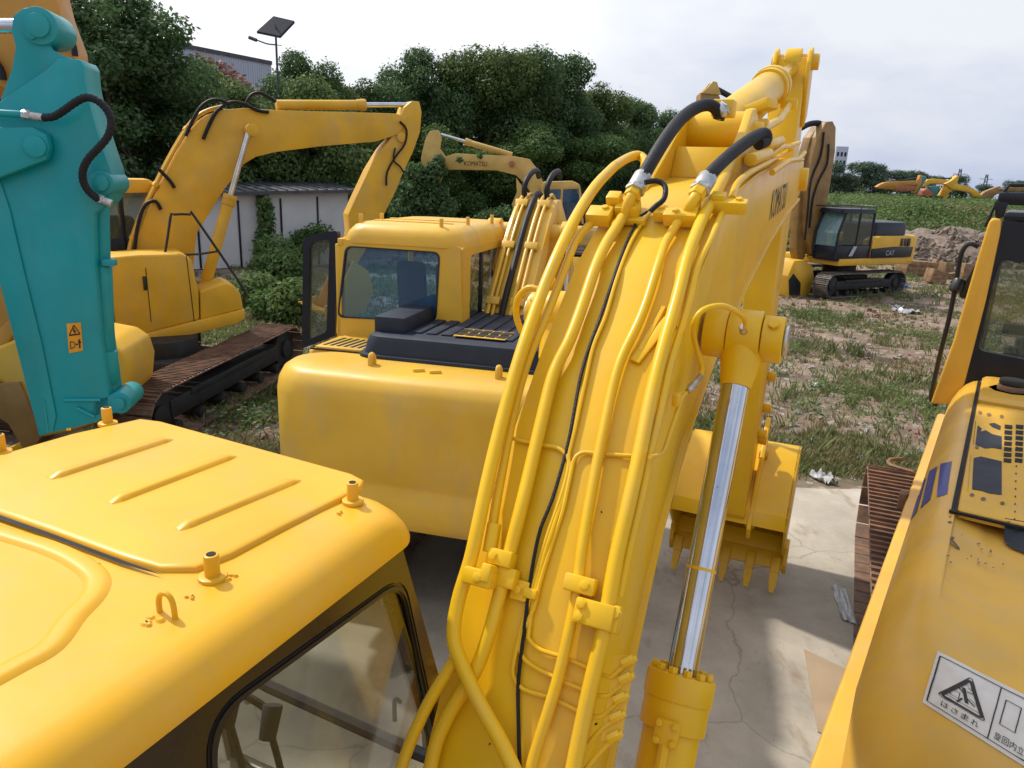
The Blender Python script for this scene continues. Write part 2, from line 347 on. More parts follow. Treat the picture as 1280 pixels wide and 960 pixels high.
def sdist(s,z,P=TO):
    best=1e9; sg=1
    for (a,b),(c,d) in zip(P,P[1:]):
        L2=(c-a)**2+(d-b)**2; u=max(0,min(1,((s-a)*(c-a)+(z-b)*(d-b))/L2)); x=a+u*(c-a);y=b+u*(d-b); dd=math.hypot(s-x,z-y)
        if dd<best: best=dd; sg=1 if ((c-a)*(z-b)-(d-b)*(s-a))>0 else -1
    return best*sg
def onb(x,y,h=.03):
    r=ray(x,y); k=.8; last=9
    while k<9:
        p=F1.loc(CO+r*k); d=sdist(p.y,p.z)-h
        if d<=0: break
        if k>1.2 and d>last+.0005 and y<300 and p.y>2.6: break
        last=d; k+=.004
    return p
def pipe(px,r,h=None,m=Y1,name='hydraulic_pipe',n=12,smooth=4):
    P=[onb(q[0],q[1],(q[2] if len(q)>2 else (h or r+.02))) for q in px]
    mb=MB(); mb.tube(P,r,n=n,smooth=smooth); return mb.out(name,m,boom)
pipe([(648,975),(625,925),(600,880),(577,830),(567,795),(573,750),(588,700),(598,655),(612,590),(629,520),(650,445),(676,370),(700,312),(722,268),(745,232),(768,208)],.0205,h=.07)
mb=MB(); a=onb(768,208,.07); P=[a,onb(782,199,.075),F1.loc(F1.wld(onb(797,194,.08))),onb(806,201,.06),onb(805,214,.03)]; mb.tube(P,.0205,n=12); mb.out('pipe_elbow',Y1,boom)
pipe([(497,975),(512,930),(535,880),(556,845),(575,815)],.0165,h=.05)
pipe([(618,655),(612,690)],.02)
pipe([(741,277),(722,297),(712,320),(700,352),(681,400),(660,450),(643,510),(631,570),(620,630),(614,672)],.0145,h=.03)
pipe([(780,268),(772,282),(757,306),(744,335),(727,385),(712,425),(697,455),(688,480),(676,530),(662,590),(650,640),(637,690),(625,740),(612,790),(597,832),(580,862),(560,895),(545,930),(535,975)],.0195,h=.035)
pipe([(856,268),(845,282),(831,305),(823,330),(808,378),(795,410),(778,445),(768,475),(758,520),(747,575),(735,640),(727,690),(721,740),(709,800),(697,850),(682,900),(668,945),(660,975)],.0155,h=.03)
pipe([(935,194),(926,198),(914,207),(905,222),(896,240),(886,258),(875,280),(860,320),(846,375),(831,427),(815,490),(801,560),(787,625),(772,690),(762,745),(752,800),(740,850),(727,910),(714,975)],.0205,h=.04)
pipe([(906,258),(898,277),(888,300),(873,330),(862,375),(852,410),(838,455),(826,510),(813,565),(802,620),(787,685),(774,745)],.0115,h=.02)
pipe([(915,248),(920,232),(930,221),(945,211),(962,202),(978,193),(990,186)],.0135,h=.03)
pipe([(935,205),(948,198),(965,190),(985,182)],.0135,h=.05)
mb=MB(); mb.tube([onb(*q,.015) for q in ((818,263),(801,270),(783,303),(768,345),(752,392),(738,430),(726,470),(714,535),(705,575),(690,625),(676,660),(667,700),(661,740),(655,790),(648,850),(648,900),(650,975))],.0052,n=8); mb.out('black_cable',RUB,boom)
for q in (((812,266),(790,300),(772,345),(757,395),(742,432),(732,475),(719,535),(711,570),(713,590),(703,625),(690,665),(679,700),(668,745),(661,790),(662,800),(675,812),(705,822),(735,835),(757,845),(766,845),(784,829)),
          ((813,571),(791,570),(747,567),(729,566),(718,574),(713,595),(703,640),(690,680),(676,725),(667,760),(654,790),(650,812),(662,830),(700,850),(735,865),(752,870),(765,867),(782,850)),
          ((641,548),(655,552),(676,556),(697,560),(709,571),(710,588),(700,625),(684,670),(671,715),(662,750),(652,785),(643,825),(642,845),(655,862),(690,873),(725,890),(745,896),(757,892),(775,875))):
    pipe(q,.0062,h=.012,n=8,name='grease_line')
pipe([(700,975),(735,930),(752,912),(768,900)],.0062,h=.012,n=8,name='grease_line'); pipe([(722,975),(745,945),(765,925)],.0062,h=.012,n=8,name='grease_line')
for q in ((785,827),(782,848),(775,873),(771,896),(767,921)):
    mb=MB(); p=onb(q[0],q[1],.018); mb.cyl(p+Vector((-.014,-.006,-.008)),p+Vector((.012,.006,.010)),.0115,n=6,bev=.002); mb.cyl(p,p+Vector((.02,.008,.012)),.008,n=10); mb.out('line_fitting',Y1,boom)
mb=MB(); P=[onb(q[0],q[1],.004) for q in ((770,818),(794,820),(776,925),(752,925))]; n0=(P[1]-P[0]).cross(P[3]-P[0]).normalized()*.008
mb.loft([[tuple(p-n0) for p in P],[tuple(p+n0) for p in P]]); mb.out('fitting_plate',Y1,boom)
# surface frame for clamps: centre pixel + size along (x, along boom, normal)
def frame_on(px,py,h):
    p=onb(px,py,h); i=min(range(len(TO)-1),key=lambda i:abs((TO[i][0]+TO[i+1][0])/2-p.y)); t=Vector((0,TO[i+1][0]-TO[i][0],TO[i+1][1]-TO[i][1])).normalized(); n=Vector((0,-t.z,t.y))
    return p,t,n,Matrix(((1,0,0),(0,t.y,n.y),(0,t.z,n.z))).to_4x4()
def clamp(px,py,w,l,hh,h=.03,bolts=((-.3,0),)):
    p,t,n,M=frame_on(px,py,h); mb=MB(); mb.box(p,(w,l,hh),bev=.006,M=M)
    for u,v in bolts: c=p+Vector((u*w,0,0))+t*(v*l)+n*(hh/2-.002); mb.bolt(c,n,.0125,.011); mb.cyl(c,c+n*.003,.016,n=14,bev=.001)
    mb.out('pipe_clamp',Y1,boom)
clamp(600,722,.085,.045,.055,.075,((.05,0),)); clamp(614,718,.03,.05,.10,.06,())
clamp(627,698,.075,.045,.055,.04,((-.22,0),)); clamp(632,722,.07,.055,.05,.03,())
clamp(650,738,.05,.055,.012,.018,((-.1,0),)); clamp(663,742,.04,.028,.022,.022,())
clamp(726,731,.085,.045,.048,.04,((.2,0),)); clamp(744,768,.105,.065,.05,.045,((-.33,.25),(-.33,-.25))); clamp(771,775,.022,.07,.06,.03,((0,.2),))
clamp(750,270,.09,.07,.05,.045,((.2,.2),)); clamp(768,250,.05,.05,.05,.07,()); clamp(772,264,.13,.04,.03,.015,())
clamp(785,262,.085,.06,.05,.045,((.25,0),)); clamp(791,246,.05,.05,.05,.045,()); clamp(790,276,.10,.03,.025,.02,())
clamp(851,272,.115,.05,.05,.035,((-.15,0),)); clamp(867,262,.04,.07,.05,.04,()); clamp(826,267,.045,.055,.04,.03,((0,.1),))
clamp(912,258,.12,.05,.045,.035,((.25,.1),)); clamp(898,250,.05,.05,.05,.05,())
clamp(690,355,.018,.05,.02,.01,())
mb=MB(); mb.tube([onb(*q,.008) for q in ((830,385),(812,418),(800,440))],.011,n=6,smooth=1); mb.out('lug_strip',Y1,boom)
# welded stiffener strap between the pipes
p,t,n,M=frame_on(815,425,.008); mb=MB(); mb.box(p,(.035,.19,.012),bev=.004,M=M@Matrix.Rotation(-.35,4,'Z')); mb.out('stiffener_strap',Y1,boom)
for side,xw in ((1,BX1-.019),(-1,BX0+.019)):
    mb=MB(); mb.tube([(xw,a,b) for a,b in offs(TOP,-.004)],.0055,n=6); mb.out('weld_seam',Y1,boom)
CHIPM=mat('bare_rusty_chip',(.05,.025,.012),.8)
for k,(x,y) in enumerate([(649,641),(662,649),(617,783),(737,736),(610,880),(694,735),(745,905),(655,862),(700,470),(790,500),(752,640),(675,880),(612,930),(735,500)]):
    try: p=onb(x,y,.001)
    except Exception: continue
    n_=random.Random(k); i=min(range(len(TO)-1),key=lambda i:abs((TO[i][0]+TO[i+1][0])/2-p.y)); t_=Vector((0,TO[i+1][0]-TO[i][0],TO[i+1][1]-TO[i][1])).normalized(); nn_=Vector((0,-t_.z,t_.y)); rr=n_.uniform(.0018,.0042)
    ring=lambda f,h:[tuple(p+(Vector((1,0,0))*math.cos(a)*(1+.5*math.sin(k+a*2))+t_*math.sin(a))*rr*f+nn_*h) for a in np.arange(0,6.28,.8)]
    mb=MB(); mb.loft([ring(1,-.002),ring(1,.0006)]); mb.out('paint_chip',CHIPM,boom)
P,bb_=text_polys('KOMATSU',1.)
mb=MB()
for f in P: mb.face([(BX1-.0185,4.5+(u-bb_[0])/(bb_[1]-bb_[0])*.9,3.53+.055*((u-bb_[0])/(bb_[1]-bb_[0]))+(v-bb_[2])/(bb_[3]-bb_[2])*.17) for u,v in f])
mb.out('side_lettering',INK,boom,smooth=False)
# loop pipe on the left flank
mb=MB(); mb.tube([F1.fwd(x,y,2.35) for x,y in ((672,362),(660,360),(648,372),(645,392),(651,412),(660,425))],.0115,n=10); mb.out('looped_pipe',Y1,boom)
# hoses, following their rise over the bracket
def hose(px,r,name='hydraulic_hose',m=RUB,par=None):
    mb=MB(); mb.tube([F1.fwd(x,y,s) for x,y,s in px],r,n=14); return mb.out(name,m,par or boom)
hose([(797,232,2.68),(803,222,2.7),(815,201,2.78),(833,172,2.92),(850,150,3.08),(868,136,3.22),(884,131,3.3),(894,135,3.33),(899,143,3.35),(898,149,3.35)],.0255)
hose([(879,232,2.72),(886,220,2.75),(900,205,2.85),(918,189,2.98),(937,175,3.12),(950,168,3.22),(957,168,3.25),(957,176,3.25),(948,180,3.2)],.0245)
hose([(806,228,2.6),(820,226,2.62),(830,231,2.62),(832,240,2.6),(829,250,2.58),(819,258,2.56),(813,264,2.55)],.0095)
for a,b,s0,s1 in (((795,236),(804,220),2.66,2.72),((876,236),(885,222),2.7,2.76),((904,137),(896,141),3.36,3.34)):
    mb=MB(); p=F1.fwd(*a,s0); q=F1.fwd(*b,s1); d=q-p; mb.cyl(p,q,.034,n=18,bev=.006); mb.cyl(p-d*.25,p+d*.05,.036,n=6); out=mb.out('hose_fitting',STEEL,boom)
for A0,(x,y,q),(x1,y1,q1) in (((780,270),(788,248,2.62),(796,234,2.67)),((856,269),(866,251,2.64),(877,234,2.70))):
    mb=MB(); P=[onb(A0[0],A0[1],.035),F1.fwd(x,y,q),F1.fwd(x1,y1,q1)]; mb.tube(P,.0195,n=14,smooth=3); mb.out('pipe_end',Y1,boom)
    mb=MB(); d=(P[2]-P[1]).normalized(); mb.cyl(P[2]-d*.055,P[2]-d*.015,.029,n=6,bev=.003); mb.cyl(P[2]-d*.016,P[2]+d*.006,.025,n=18); mb.out('pipe_nut',Y1,boom)
# arm cylinder bracket on the boom top
for xa,xb in ((-.80,-.765),(-.515,-.48)):
    mb=MB(); mb.ext([(2.75,3.58),(3.0,3.66),(4.0,3.78),(3.95,3.90),(3.82,4.01),(3.70,4.055),(3.58,4.04),(3.46,3.95),(3.30,3.86)],xa,xb,bev=.008); mb.out('bracket_plate',Y1,boom)
mb=MB(); mb.box((-.64,3.38,3.80),(.25,.02,.15),bev=.004,M=Matrix.Rotation(-.5,4,'X')); mb.out('bracket_web',Y1,boom)
mb=MB(); mb.cyl((-.84,3.68,3.95),(-.44,3.68,3.95),.045); mb.cyl((-.77,3.68,3.95),(-.51,3.68,3.95),.09,n=28); mb.out('bracket_pin',Y1,boom)
mb=MB(); p=F1.fwd(905,136,3.4); mb.box(p,(.09,.09,.07),bev=.008); mb.out('port_block',Y1,boom)
mb=MB(); mb.box((-.50,3.95,4.08),(.14,.10,.05),bev=.006,M=Matrix.Rotation(-.4,4,'Z')@Matrix.Rotation(-.3,4,'Y')); mb.out('port_block',Y1,boom)
for a,b in (((957,182,3.9),(975,176,4.4)),((938,200,3.4),(960,192,3.9))):
    mb=MB(); mb.cyl(F1.fwd(*a),F1.fwd(*b),.028,n=16); mb.out('pipe_sleeve',Y1,boom)
for q in (((-.47,3.9,3.98),(-.47,4.6,4.08),(-.50,5.4,4.24)),):
    mb=MB(); mb.tube(q,.022,n=12,smooth=1); mb.out('cylinder_pipe',Y1,boom)
for s,z in ((3.95,4.0),(5.38,4.24)):
    mb=MB(); mb.box((-.50,s,z),(.10,.07,.06),bev=.008); mb.out('pipe_block',Y1,boom)
for q in (((-.44,3.9,3.84),(-.43,4.5,3.93),(-.46,5.2,3.97),(-.47,6.2,4.05)),((-.40,3.9,3.78),(-.39,4.6,3.86),(-.40,5.4,3.90),(-.42,6.2,3.98))):
    mb=MB(); mb.tube(q,.015,n=10); mb.out('hydraulic_pipe',Y1,boom)
cylinder(m1,(-.64,3.68,3.95),(-.64,6.78,4.66),.105,.60,m=Y1,bolts=False)
# boom cylinder boss and boom cylinders
for side in (1,-1):
    xm=lambda x:x if side==1 else -1.275-x
    mb=MB(); mb.cyl((xm(-.43),2.66,3.2),(xm(-.352),2.66,3.2),.085,n=32,bev=.003); mb.out('boss_ring',Y1,boom)
    mb=MB(); mb.cyl((xm(-.349),2.66,3.2),(xm(-.238),2.66,3.2),.094,n=32,bev=.006); mb.cyl((xm(-.235),2.66,3.2),(xm(-.165),2.66,3.2),.082,n=32,bev=.005); eye=mb.out('rod_eye',Y1,m1)
    mb=MB(); mb.cyl((xm(-.164),2.66,3.2),(xm(-.150),2.66,3.2),.055,n=24); mb.out('pin_end',STEEL,eye)
    mb=MB(); mb.bolt((xm(-.20),2.60,3.262),(0,-.7,.7),.020,.012); mb.out('grease_plug',Y1,eye)
    p0=Vector((xm(-.295),1.62,1.42)); p1=Vector((xm(-.295),2.66,3.2)); d=(p1-p0)
    c=cylinder(m1,p0,p1-d*.03,.088,.455,rr=.047,m=Y1)
    mb=MB(); mb.cyl(p1-d.normalized()*.19,p1-d.normalized()*.05,.052,r2=.075,n=24,bev=0); mb.out('rod_neck',Y1,eye)
    k=p0+d*.60*.985; u=d.normalized()
    mb=MB(); mb.cyl(p0+d*.60,p0+d*.60+u*.010,.0485,n=24,bev=0); mb.out('tape_band',Y1,c)
    mb=MB(); mm=p0+d*.36; off=Vector((.0,-.085,.05)); mb.box(mm+off*.95,(.075,.05,.075),bev=.01,M=Matrix.Rotation(-.5,4,'X'))
    for sx in (-.024,.024):
        for sz in (-.022,.022): q=mm+off*1.2+Vector((sx,sz*.5,sz)); mb.bolt(q,(0,-.8,.5),.011,.012)
    mb.tube([mm+off,mm+off*1.05-u*.2,mm+off*.95-u*.6],.017,n=10); mb.out('port_pipe',Y1,c)
# grease line on the right flank of the boom
mb=MB(); mb.tube([F1.lat(x,y,-.405) for x,y in ((813,571),(828,566),(836,545),(846,515),(852,497),(861,488))],.0065,n=8); mb.out('flank_line',Y1,boom)
mb=MB(); mb.cyl(F1.lat(860,489,-.40),F1.lat(876,470,-.385),.010,n=12); mb.cyl(F1.lat(863,485,-.40),F1.lat(868,480,-.40),.013,n=6); mb.out('line_coupling',STEEL,boom)
mb=MB(); mb.tube([F1.lat(*q) for q in ((876,470,-.385),(876,455,-.39),(868,425,-.40),(867,405,-.39),(878,388,-.37),(900,382,-.33),(918,388,-.30),(930,398,-.28),(932,410,-.275))],.0085,n=10); mb.out('flank_line',Y1,boom)
mb=MB(); mb.cyl(F1.lat(929,411,-.285)+Vector((0,.02,-.015)),F1.lat(929,411,-.285)+Vector((0,-.01,.01)),.014,n=8); mb.out('grease_nipple',STEEL,boom)
mb=MB(); mb.box(F1.lat(846,499,-.41),(.02,.045,.04),bev=.004); mb.out('line_clip',Y1,boom)
# -- stick, linkage, bucket
SA,SB=-.775,-.505
mb=MB(); prof=[(6.70,4.72),(6.82,4.76),(6.92,4.70),(7.02,4.3),(7.12,3.85),(7.1,3.2),(6.98,2.2),(6.86,1.2),(6.80,.86),(6.70,.76),(6.50,.76),(6.42,.86),(6.40,1.2),(6.36,2.2),(6.36,3.2),(6.42,3.70),(6.55,4.3)]
mb.ext(prof,SA+.02,SB-.02,bev=.01); stick=mb.out('stick',Y1,m1)
for xa,xb in ((SA-.01,SA+.022),(SB-.022,SB+.01)):
    mb=MB(); mb.ext([(6.60,4.55),(6.62,4.68),(6.68,4.77),(6.78,4.81),(6.88,4.78),(6.95,4.68),(6.99,4.5),(7.0,4.3),(6.8,4.2)],xa,xb,bev=.01); mb.out('lug_plate',Y1,stick)
mb=MB(); mb.cyl((SA-.03,6.79,4.70),(SB+.06,6.79,4.70),.062,n=24); mb.cyl((-.70,6.79,4.70),(-.58,6.79,4.70),.105,n=24); mb.out('stick_pin',Y1,stick)
mb=MB(); mb.cyl((SA-.08,6.55,3.79),(SB+.11,6.55,3.79),.09,n=24); mb.out('boom_pin',Y1,stick)
for z,s in ((2.05,6.95),(1.75,6.93),(1.45,6.9),(1.55,6.75)):
    mb=MB(); mb.cyl((SB-.02,s,z),(SB+.05,s,z),.045,n=18); mb.out('link_pin',Y1,stick)
cylinder(m1,(-.64,7.22,3.7),(-.64,7.30,1.5),.075,.6,m=Y1,bolts=False)
mb=MB(); mb.ext([(6.98,1.25),(7.05,1.15),(7.35,1.42),(7.30,1.56)],SB-.01,SB+.035,bev=.008); mb.ext([(6.98,1.25),(7.05,1.15),(7.35,1.42),(7.30,1.56)],SA-.035,SA+.01,bev=.008); mb.out('linkage_arm',Y1,m1)
bk=bucket(m1,[(6.44,.78),(6.50,.90),(6.66,1.04),(6.92,1.20),(7.18,1.32),(7.42,1.28),(7.58,1.10),(7.60,.86),(7.46,.66),(7.22,.54),(6.98,.46),(6.86,.32)],-1.20,-.16,Y1,5)
for xa in (SA-.05,SB+.012):
    mb=MB(); mb.ext([(6.40,.76),(6.46,.64),(6.62,.62),(6.72,.80),(7.0,1.14),(7.15,1.38),(7.02,1.42),(6.66,1.12)],xa,xa+.038,bev=.006); mb.cyl((xa-.02,6.56,.76),(xa+.06,6.56,.76),.055,n=20); mb.cyl((xa-.02,7.02,1.28),(xa+.06,7.02,1.28),.05,n=20); mb.out('bucket_ear',Y1,bk)
# -- cab
zr=lambda x,y=0:(-.92-x)*.045
cx0,cx1,cs0,cs1=-2.13,-.95,-.35,1.58
lv=[(.006,-.095,.06),(0,-.092,.06),(0,-.082,.06),(.006,-.060,.065),(.018,-.036,.07),(.034,-.017,.08),(.056,-.005,.09),(.085,0,.10),(.15,.003,.10)]
SIDE=-1.03
wall=F1.sz([(549,850),(527,672)],SIDE)
# cab body: floor, pillars, rear and far walls
mb=MB()
mb.box((-1.53,.45,1.28),(1.12,1.5,.08),bev=.01); cab=mb.out('cab',FRAME,m1)
# roof
mbr=mb=MB(); mb.loft([rrect(cx0+i,cx1-i,cs0+i,cs1-i,r+.04,2.85+dz,8,zr) for i,dz,r in lv]); roof=mb.out('roof',Y1R,cab,ang=50)
def rp(x,y,e=0): # point on the roof plane under a pixel
    L=-1.5
    for _ in range(12): p=F1.z(x,y,2.854+zr(L)+e); L=p.x
    return p
hq=[rp(*q) for q in ((-60,590),(-60,625),(60,667),(150,700),(200,715),(245,715),(290,697),(350,665),(432,623),(452,611),(455,604),(440,596),(200,530),(175,527),(90,546))]
def slab(P,h,name,m,par,inset=.012,e=0):
    c=sum(P,Vector())/len(P); mb=MB()
    mb.loft([[tuple(p-Vector((0,0,.01))) for p in P],[tuple(p+Vector((0,0,h*.6))) for p in P],[tuple(p+(c-p).normalized()*inset*.6+Vector((0,0,h*.92))) for p in P],[tuple(p+(c-p).normalized()*inset*1.6+Vector((0,0,h))) for p in P]])
    return mb.out(name,m,par,ang=60)
hatch=slab(hq,.012,'roof_hatch',Y1R,roof)
seam=[rp(*q) for q in ((-60,625),(60,668),(150,702),(205,722),(180,716),(150,707),(60,673),(-60,631))]
mb=MB(); mb.face([tuple(p+Vector((0,0,.006))) for p in seam]); mb.out('hatch_gap',HOLE,roof)
def ridge(P,w,h,name='pressed_rib',m=Y1R,par=None,e=.0):   # rounded ridge along points
    rings=[]
    for i,p in enumerate(P):
        T=(P[min(i+1,len(P)-1)]-P[max(i-1,0)]); T.z=0; T.normalize(); S=Vector((T.y,-T.x,0)); f=(.15 if i in(0,len(P)-1) else 1)
        rings.append([tuple(p+S*(w*a)+Vector((0,0,h*b*f+e-.004*(b==0)))) for a,b in ((-.5,0),(-.32,.75),(-.15,1),(.15,1),(.32,.75),(.5,0))])
    mb=MB(); mb.loft(rings); return mb.out(name,m,par or roof,ang=60)
for a,b in (((62,603),(213,553)),((137,634),(292,574)),((222,667),(372,604))):
    A=rp(*a);B=rp(*b); ridge([A,A.lerp(B,.07),A.lerp(B,.12),A.lerp(B,.5),A.lerp(B,.93),B],.044,.012,e=.011)
pth=[(-90,632),(-10,662),(60,684),(98,702),(120,722),(116,744),(90,772),(62,808),(20,832),(-60,875)]
pp=[rp(*q) for q in pth]; Q=[]
for i in range(len(pp)-1):
    a=pp[max(i-1,0)];b=pp[i];c=pp[i+1];d=pp[min(i+2,len(pp)-1)]
    for k in range(4):
        u=k/4; Q.append(.5*((2*b)+(c-a)*u+(2*a-5*b+4*c-d)*u*u+(-a+3*b-3*c+d)*u**3))
ridge(Q+[pp[-1]],.058,.008,'embossed_border')
for x,y,r in ((135,530,.017),(441,627,.017),(266,722,.018),(1,566,.017)):
    p=rp(x,y); mb=MB(); mb.cyl(p-Vector((0,0,.01)),p+Vector((0,0,.055)),r*.9,n=20,bev=.003); mb.cyl(p-Vector((0,0,.005)),p+Vector((0,0,.007)),r*1.7,n=18,bev=.003); st=mb.out('antenna_stub',Y1R,roof)
    mb=MB(); mb.cyl(p+Vector((0,0,.0545)),p+Vector((0,0,.0565)),r*.55,n=16,bev=0); mb.out('stub_hole',HOLE,roof)
p=rp(210,768); mb=MB(); mb.tube([p+Vector((-.022,-.0,-.01)),p+Vector((-.022,.0,.025)),p+Vector((-.012,.0,.042)),p+Vector((.004,0,.045)),p+Vector((.016,0,.03)),p+Vector((.019,0,-.005))],.0058,n=8); mb.out('lifting_eye',Y1R,roof)
for x,y,w in ((190,779,.03),(236,748,.014),(290,722,.022),(425,641,.012),(121,705,.012),(85,537,.008)):
    p=rp(x,y); mb=MB(); 
    for k in range(5): q=p+Vector((rng.uniform(-w,w)*.6,rng.uniform(-w,w)*.6,0)); rr=w*rng.uniform(.25,.45); mb.loft([[tuple(q+Vector((math.cos(a)*rr,math.sin(a)*rr*.8,-.002))) for a in np.arange(0,6.28,.63)],[tuple(q+Vector((math.cos(a)*rr*.5,math.sin(a)*rr*.4,.004))) for a in np.arange(0,6.28,.63)]])
    mb.out('weld_bead',Y1R,roof)
# right wall as a ring around the window
def ring_panel(outer,inner,x,th,name,m,par,xf=None):
    mb=MB()
    if xf is not None: mb.M=xf
    n=len(outer); t=bmesh.new()
    A=[t.verts.new((x,*p)) for p in outer];B=[t.verts.new((x,*p)) for p in inner];C=[t.verts.new((x-th,*p)) for p in outer];D=[t.verts.new((x-th,*p)) for p in inner]
    for i in range(n):
        j=(i+1)%n
        for q in ((A[i],A[j],B[j],B[i]),(C[i],D[i],D[j],C[j]),(B[i],B[j],D[j],D[i]),(A[i],C[i],C[j],A[j])): t.faces.new(q)
    bmesh.ops.recalc_face_normals(t,faces=t.faces); bmesh.ops.bevel(t,geom=[e for e in t.edges if e.calc_face_angle(0)>.8],offset=min(.006,abs(th)*.3),segments=2,affect='EDGES')
    mb._in(t); return mb.out(name,m,par)
def arc(cx,cy,r,a0,a1,n=6): return [(cx+r*math.cos(R_(a0+(a1-a0)*k/n)),cy+r*math.sin(R_(a0+(a1-a0)*k/n))) for k in range(n+1)]
def poly_round(P,r,n=6):   # rounded polygon
    out=[]; N=len(P)
    for i in range(N):
        a=Vector(P[i-1]);b=Vector(P[i]);c=Vector(P[(i+1)%N]); u=(a-b).normalized();v=(c-b).normalized(); h=min(r,(a-b).length*.45,(c-b).length*.45)
        p=b+u*h;q=b+v*h
        for k in range(n+1): t=k/n; w=p*(1-t)**2+b*2*t*(1-t)+q*t*t; out.append((w.x,w.y))
    return out
gin=[(.83,1.36),(.884,2.65),(1.60,2.60),(1.872,1.67),(1.90,1.36)]
gout=[(-.28,1.20),(-.28,2.775),(1.575,2.762),(1.93,1.83),(2.0,1.20)]
ring_panel(poly_round(gout,.03),poly_round(gin,.10),SIDE,.05,'right_side_wall',FRAME,cab)
gg=poly_round(gin,.10); cg=(sum(p[0] for p in gg)/len(gg),sum(p[1] for p in gg)/len(gg))
seal_in=[(cg[0]+(a-cg[0])*.955,cg[1]+(b-cg[1])*.965) for a,b in gg]
ring_panel(gg,seal_in,SIDE+.004,.02,'window_seal',BLK,cab)
mb=MB(); mb.ext(seal_in,SIDE-.02,SIDE-.014,bev=0); mb.out('side_window',GL1,cab,smooth=False)
mb=MB()
for x in (-2.08,-1.07): mb.tube([(x,1.50,2.76),(x,1.82,1.9),(x,1.9,1.3)],.028,n=8,smooth=1)
mb.box((-1.56,1.88,1.30),(1.0,.04,.08),bev=.01); mb.box((-1.54,1.51,2.76),(1.1,.05,.06),bev=.01)
mb.out('front_frame',FRAME,cab)
mb=MB(); mb.box((-2.08,.62,2.0),(.04,1.8,.05),bev=.01)
for s in (-.25,.7): mb.box((-2.08,s,2.05),(.05,.08,1.5),bev=.01)
mb.box((-2.08,.62,1.5),(.03,1.8,.4),bev=.01); mb.out('left_frame',FRAME,cab)
mb=MB(); mb.box((-1.54,-.28,1.75),(1.1,.04,.95),bev=.01); mb.box((-1.54,-.28,2.72),(1.1,.04,.12),bev=.01); mb.out('rear_wall',Y1,cab)
mb=MB(); mb.box((-1.53,.45,1.335),(1.08,1.5,.02),bev=.004); mb.out('floor_mat',MATF,cab)
mb=MB(); mb.box((-1.6,.35,1.72),(.5,.5,.14),bev=.05); mb.box((-1.6,.08,2.1),(.48,.13,.65),bev=.05); mb.box((-1.6,.35,1.5),(.35,.35,.3),bev=.02); mb.out('seat',SEAT,cab)
for x,s in ((-1.53,1.50),(-1.38,1.52)):
    mb=MB(); mb.tube([(x,s,1.45),(x-.02,s-.05,1.85),(x-.05,s-.06,2.02)],.011,n=8); mb.cyl((x-.045,s-.08,2.0),(x-.06,s-.03,2.09),.026,r2=.032,n=14,bev=.006); mb.out('control_lever',SEAT,cab)
mb=MB(); mb.box((-1.15,.35,1.55),(.22,.6,.4),bev=.05); mb.out('side_console',SEAT,cab)
mb=MB(); mb.tube([(-2.05,1.77,1.9),(-1.68,1.73,1.9),(-1.1,1.70,1.9),(-1.0,1.70,1.9)],.022,n=8,smooth=1); mb.out('cross_bar',SEAT,cab)
mb=MB(); mb.tube([(-1.62,1.66,1.84),(-1.60,1.62,1.92),(-1.66,1.60,1.96),(-1.70,1.64,1.9)],.014,n=8); mb.out('lever_loop',BLK,cab)
mb=MB(); p=F1.lat(498,890,SIDE-.03); mb.tube([p+Vector((0,-.02,-.02)),p+Vector((-.02,.01,.03)),p+Vector((-.02,.04,.0))],.007,n=6); mb.out('window_latch',BLK,cab)
# -- unseen lower works
mb=MB(); mb.box((-.64,-1.0,1.05),(2.6,3.6,.22),bev=.04); deck=mb.out('deck',Y1,m1)
mb=MB(); mb.box((.15,-.5,1.55),(.95,3.0,.75),bev=.08); mb.out('side_house',Y1,m1)
mb=MB(); mb.loft([rrect(-1.94,.66,-3.3,-2.2,.45,z) for z in (.95,1.0,2.0,2.05)]); mb.out('counterweight',Y1,m1)
mb=MB(); mb.cyl((-.64,-.2,.6),(-.64,-.2,.95),.6,n=32); mb.out('slew_ring',DARKM,m1)
mb=MB(); mb.box((-.64,-.2,.55),(1.7,1.4,.3),bev=.05); mb.out('track_beam',DARKM,m1)
track(m1,-1.9,-1.3,(-2.6,.42),(.6,.42),.38); track(m1,.02,.62,(-2.6,.42),(.6,.42),.38)
# ================================================================== EXCAVATOR BEHIND (counterweight and cab seen from the rear)
F2=Fr(0,0,14)
m2=thing('excavator','yellow excavator seen from behind with rounded counterweight, blue rear window and dark engine cover','excavator',F2,(-1.85,6.4,0))
mb=MB()
def cwr(x0,x1,y0,y1,r,z,bow=.10):
    P=rrect(x0,x1,y0,y1,r,z,8); c=(x0+x1)/2; return [(x,y-(bow*(1-((x-c)/((x1-x0)/2))**2) if y<y0+.5 else 0),z) for x,y,z in P]
L=[(.10,1.10,.30),(.03,1.14,.34),(.0,1.22,.36),(.0,1.40,.36),(.035,1.46,.36),(.035,1.49,.36),(.0,1.55,.36),(0,1.9,.36),(0,2.10,.36),(.015,2.19,.36),(.05,2.26,.36),(.10,2.295,.36),(.18,2.305,.36)]
mb.loft([cwr(-3.12+i,-.80-i,4.70+i,5.35-i*.2,r,z) for i,z,r in L]); cw2=mb.out('counterweight',Y2,m2,ang=45)
for x in (-2.35,-1.35):
    mb=MB(); mb.tube([(x,4.98,2.28),(x,4.98,2.36),(x,5.0,2.385),(x,5.03,2.36),(x,5.03,2.28)],.022,n=8); mb.out('lifting_eye',Y2,cw2)
for x in (-1.95,-1.82):
    mb=MB(); mb.box((x,4.95,2.315),(.09,.03,.03),bev=.008,M=Matrix.Rotation(.5,4,'Z')); mb.out('welded_stop',Y2,cw2)
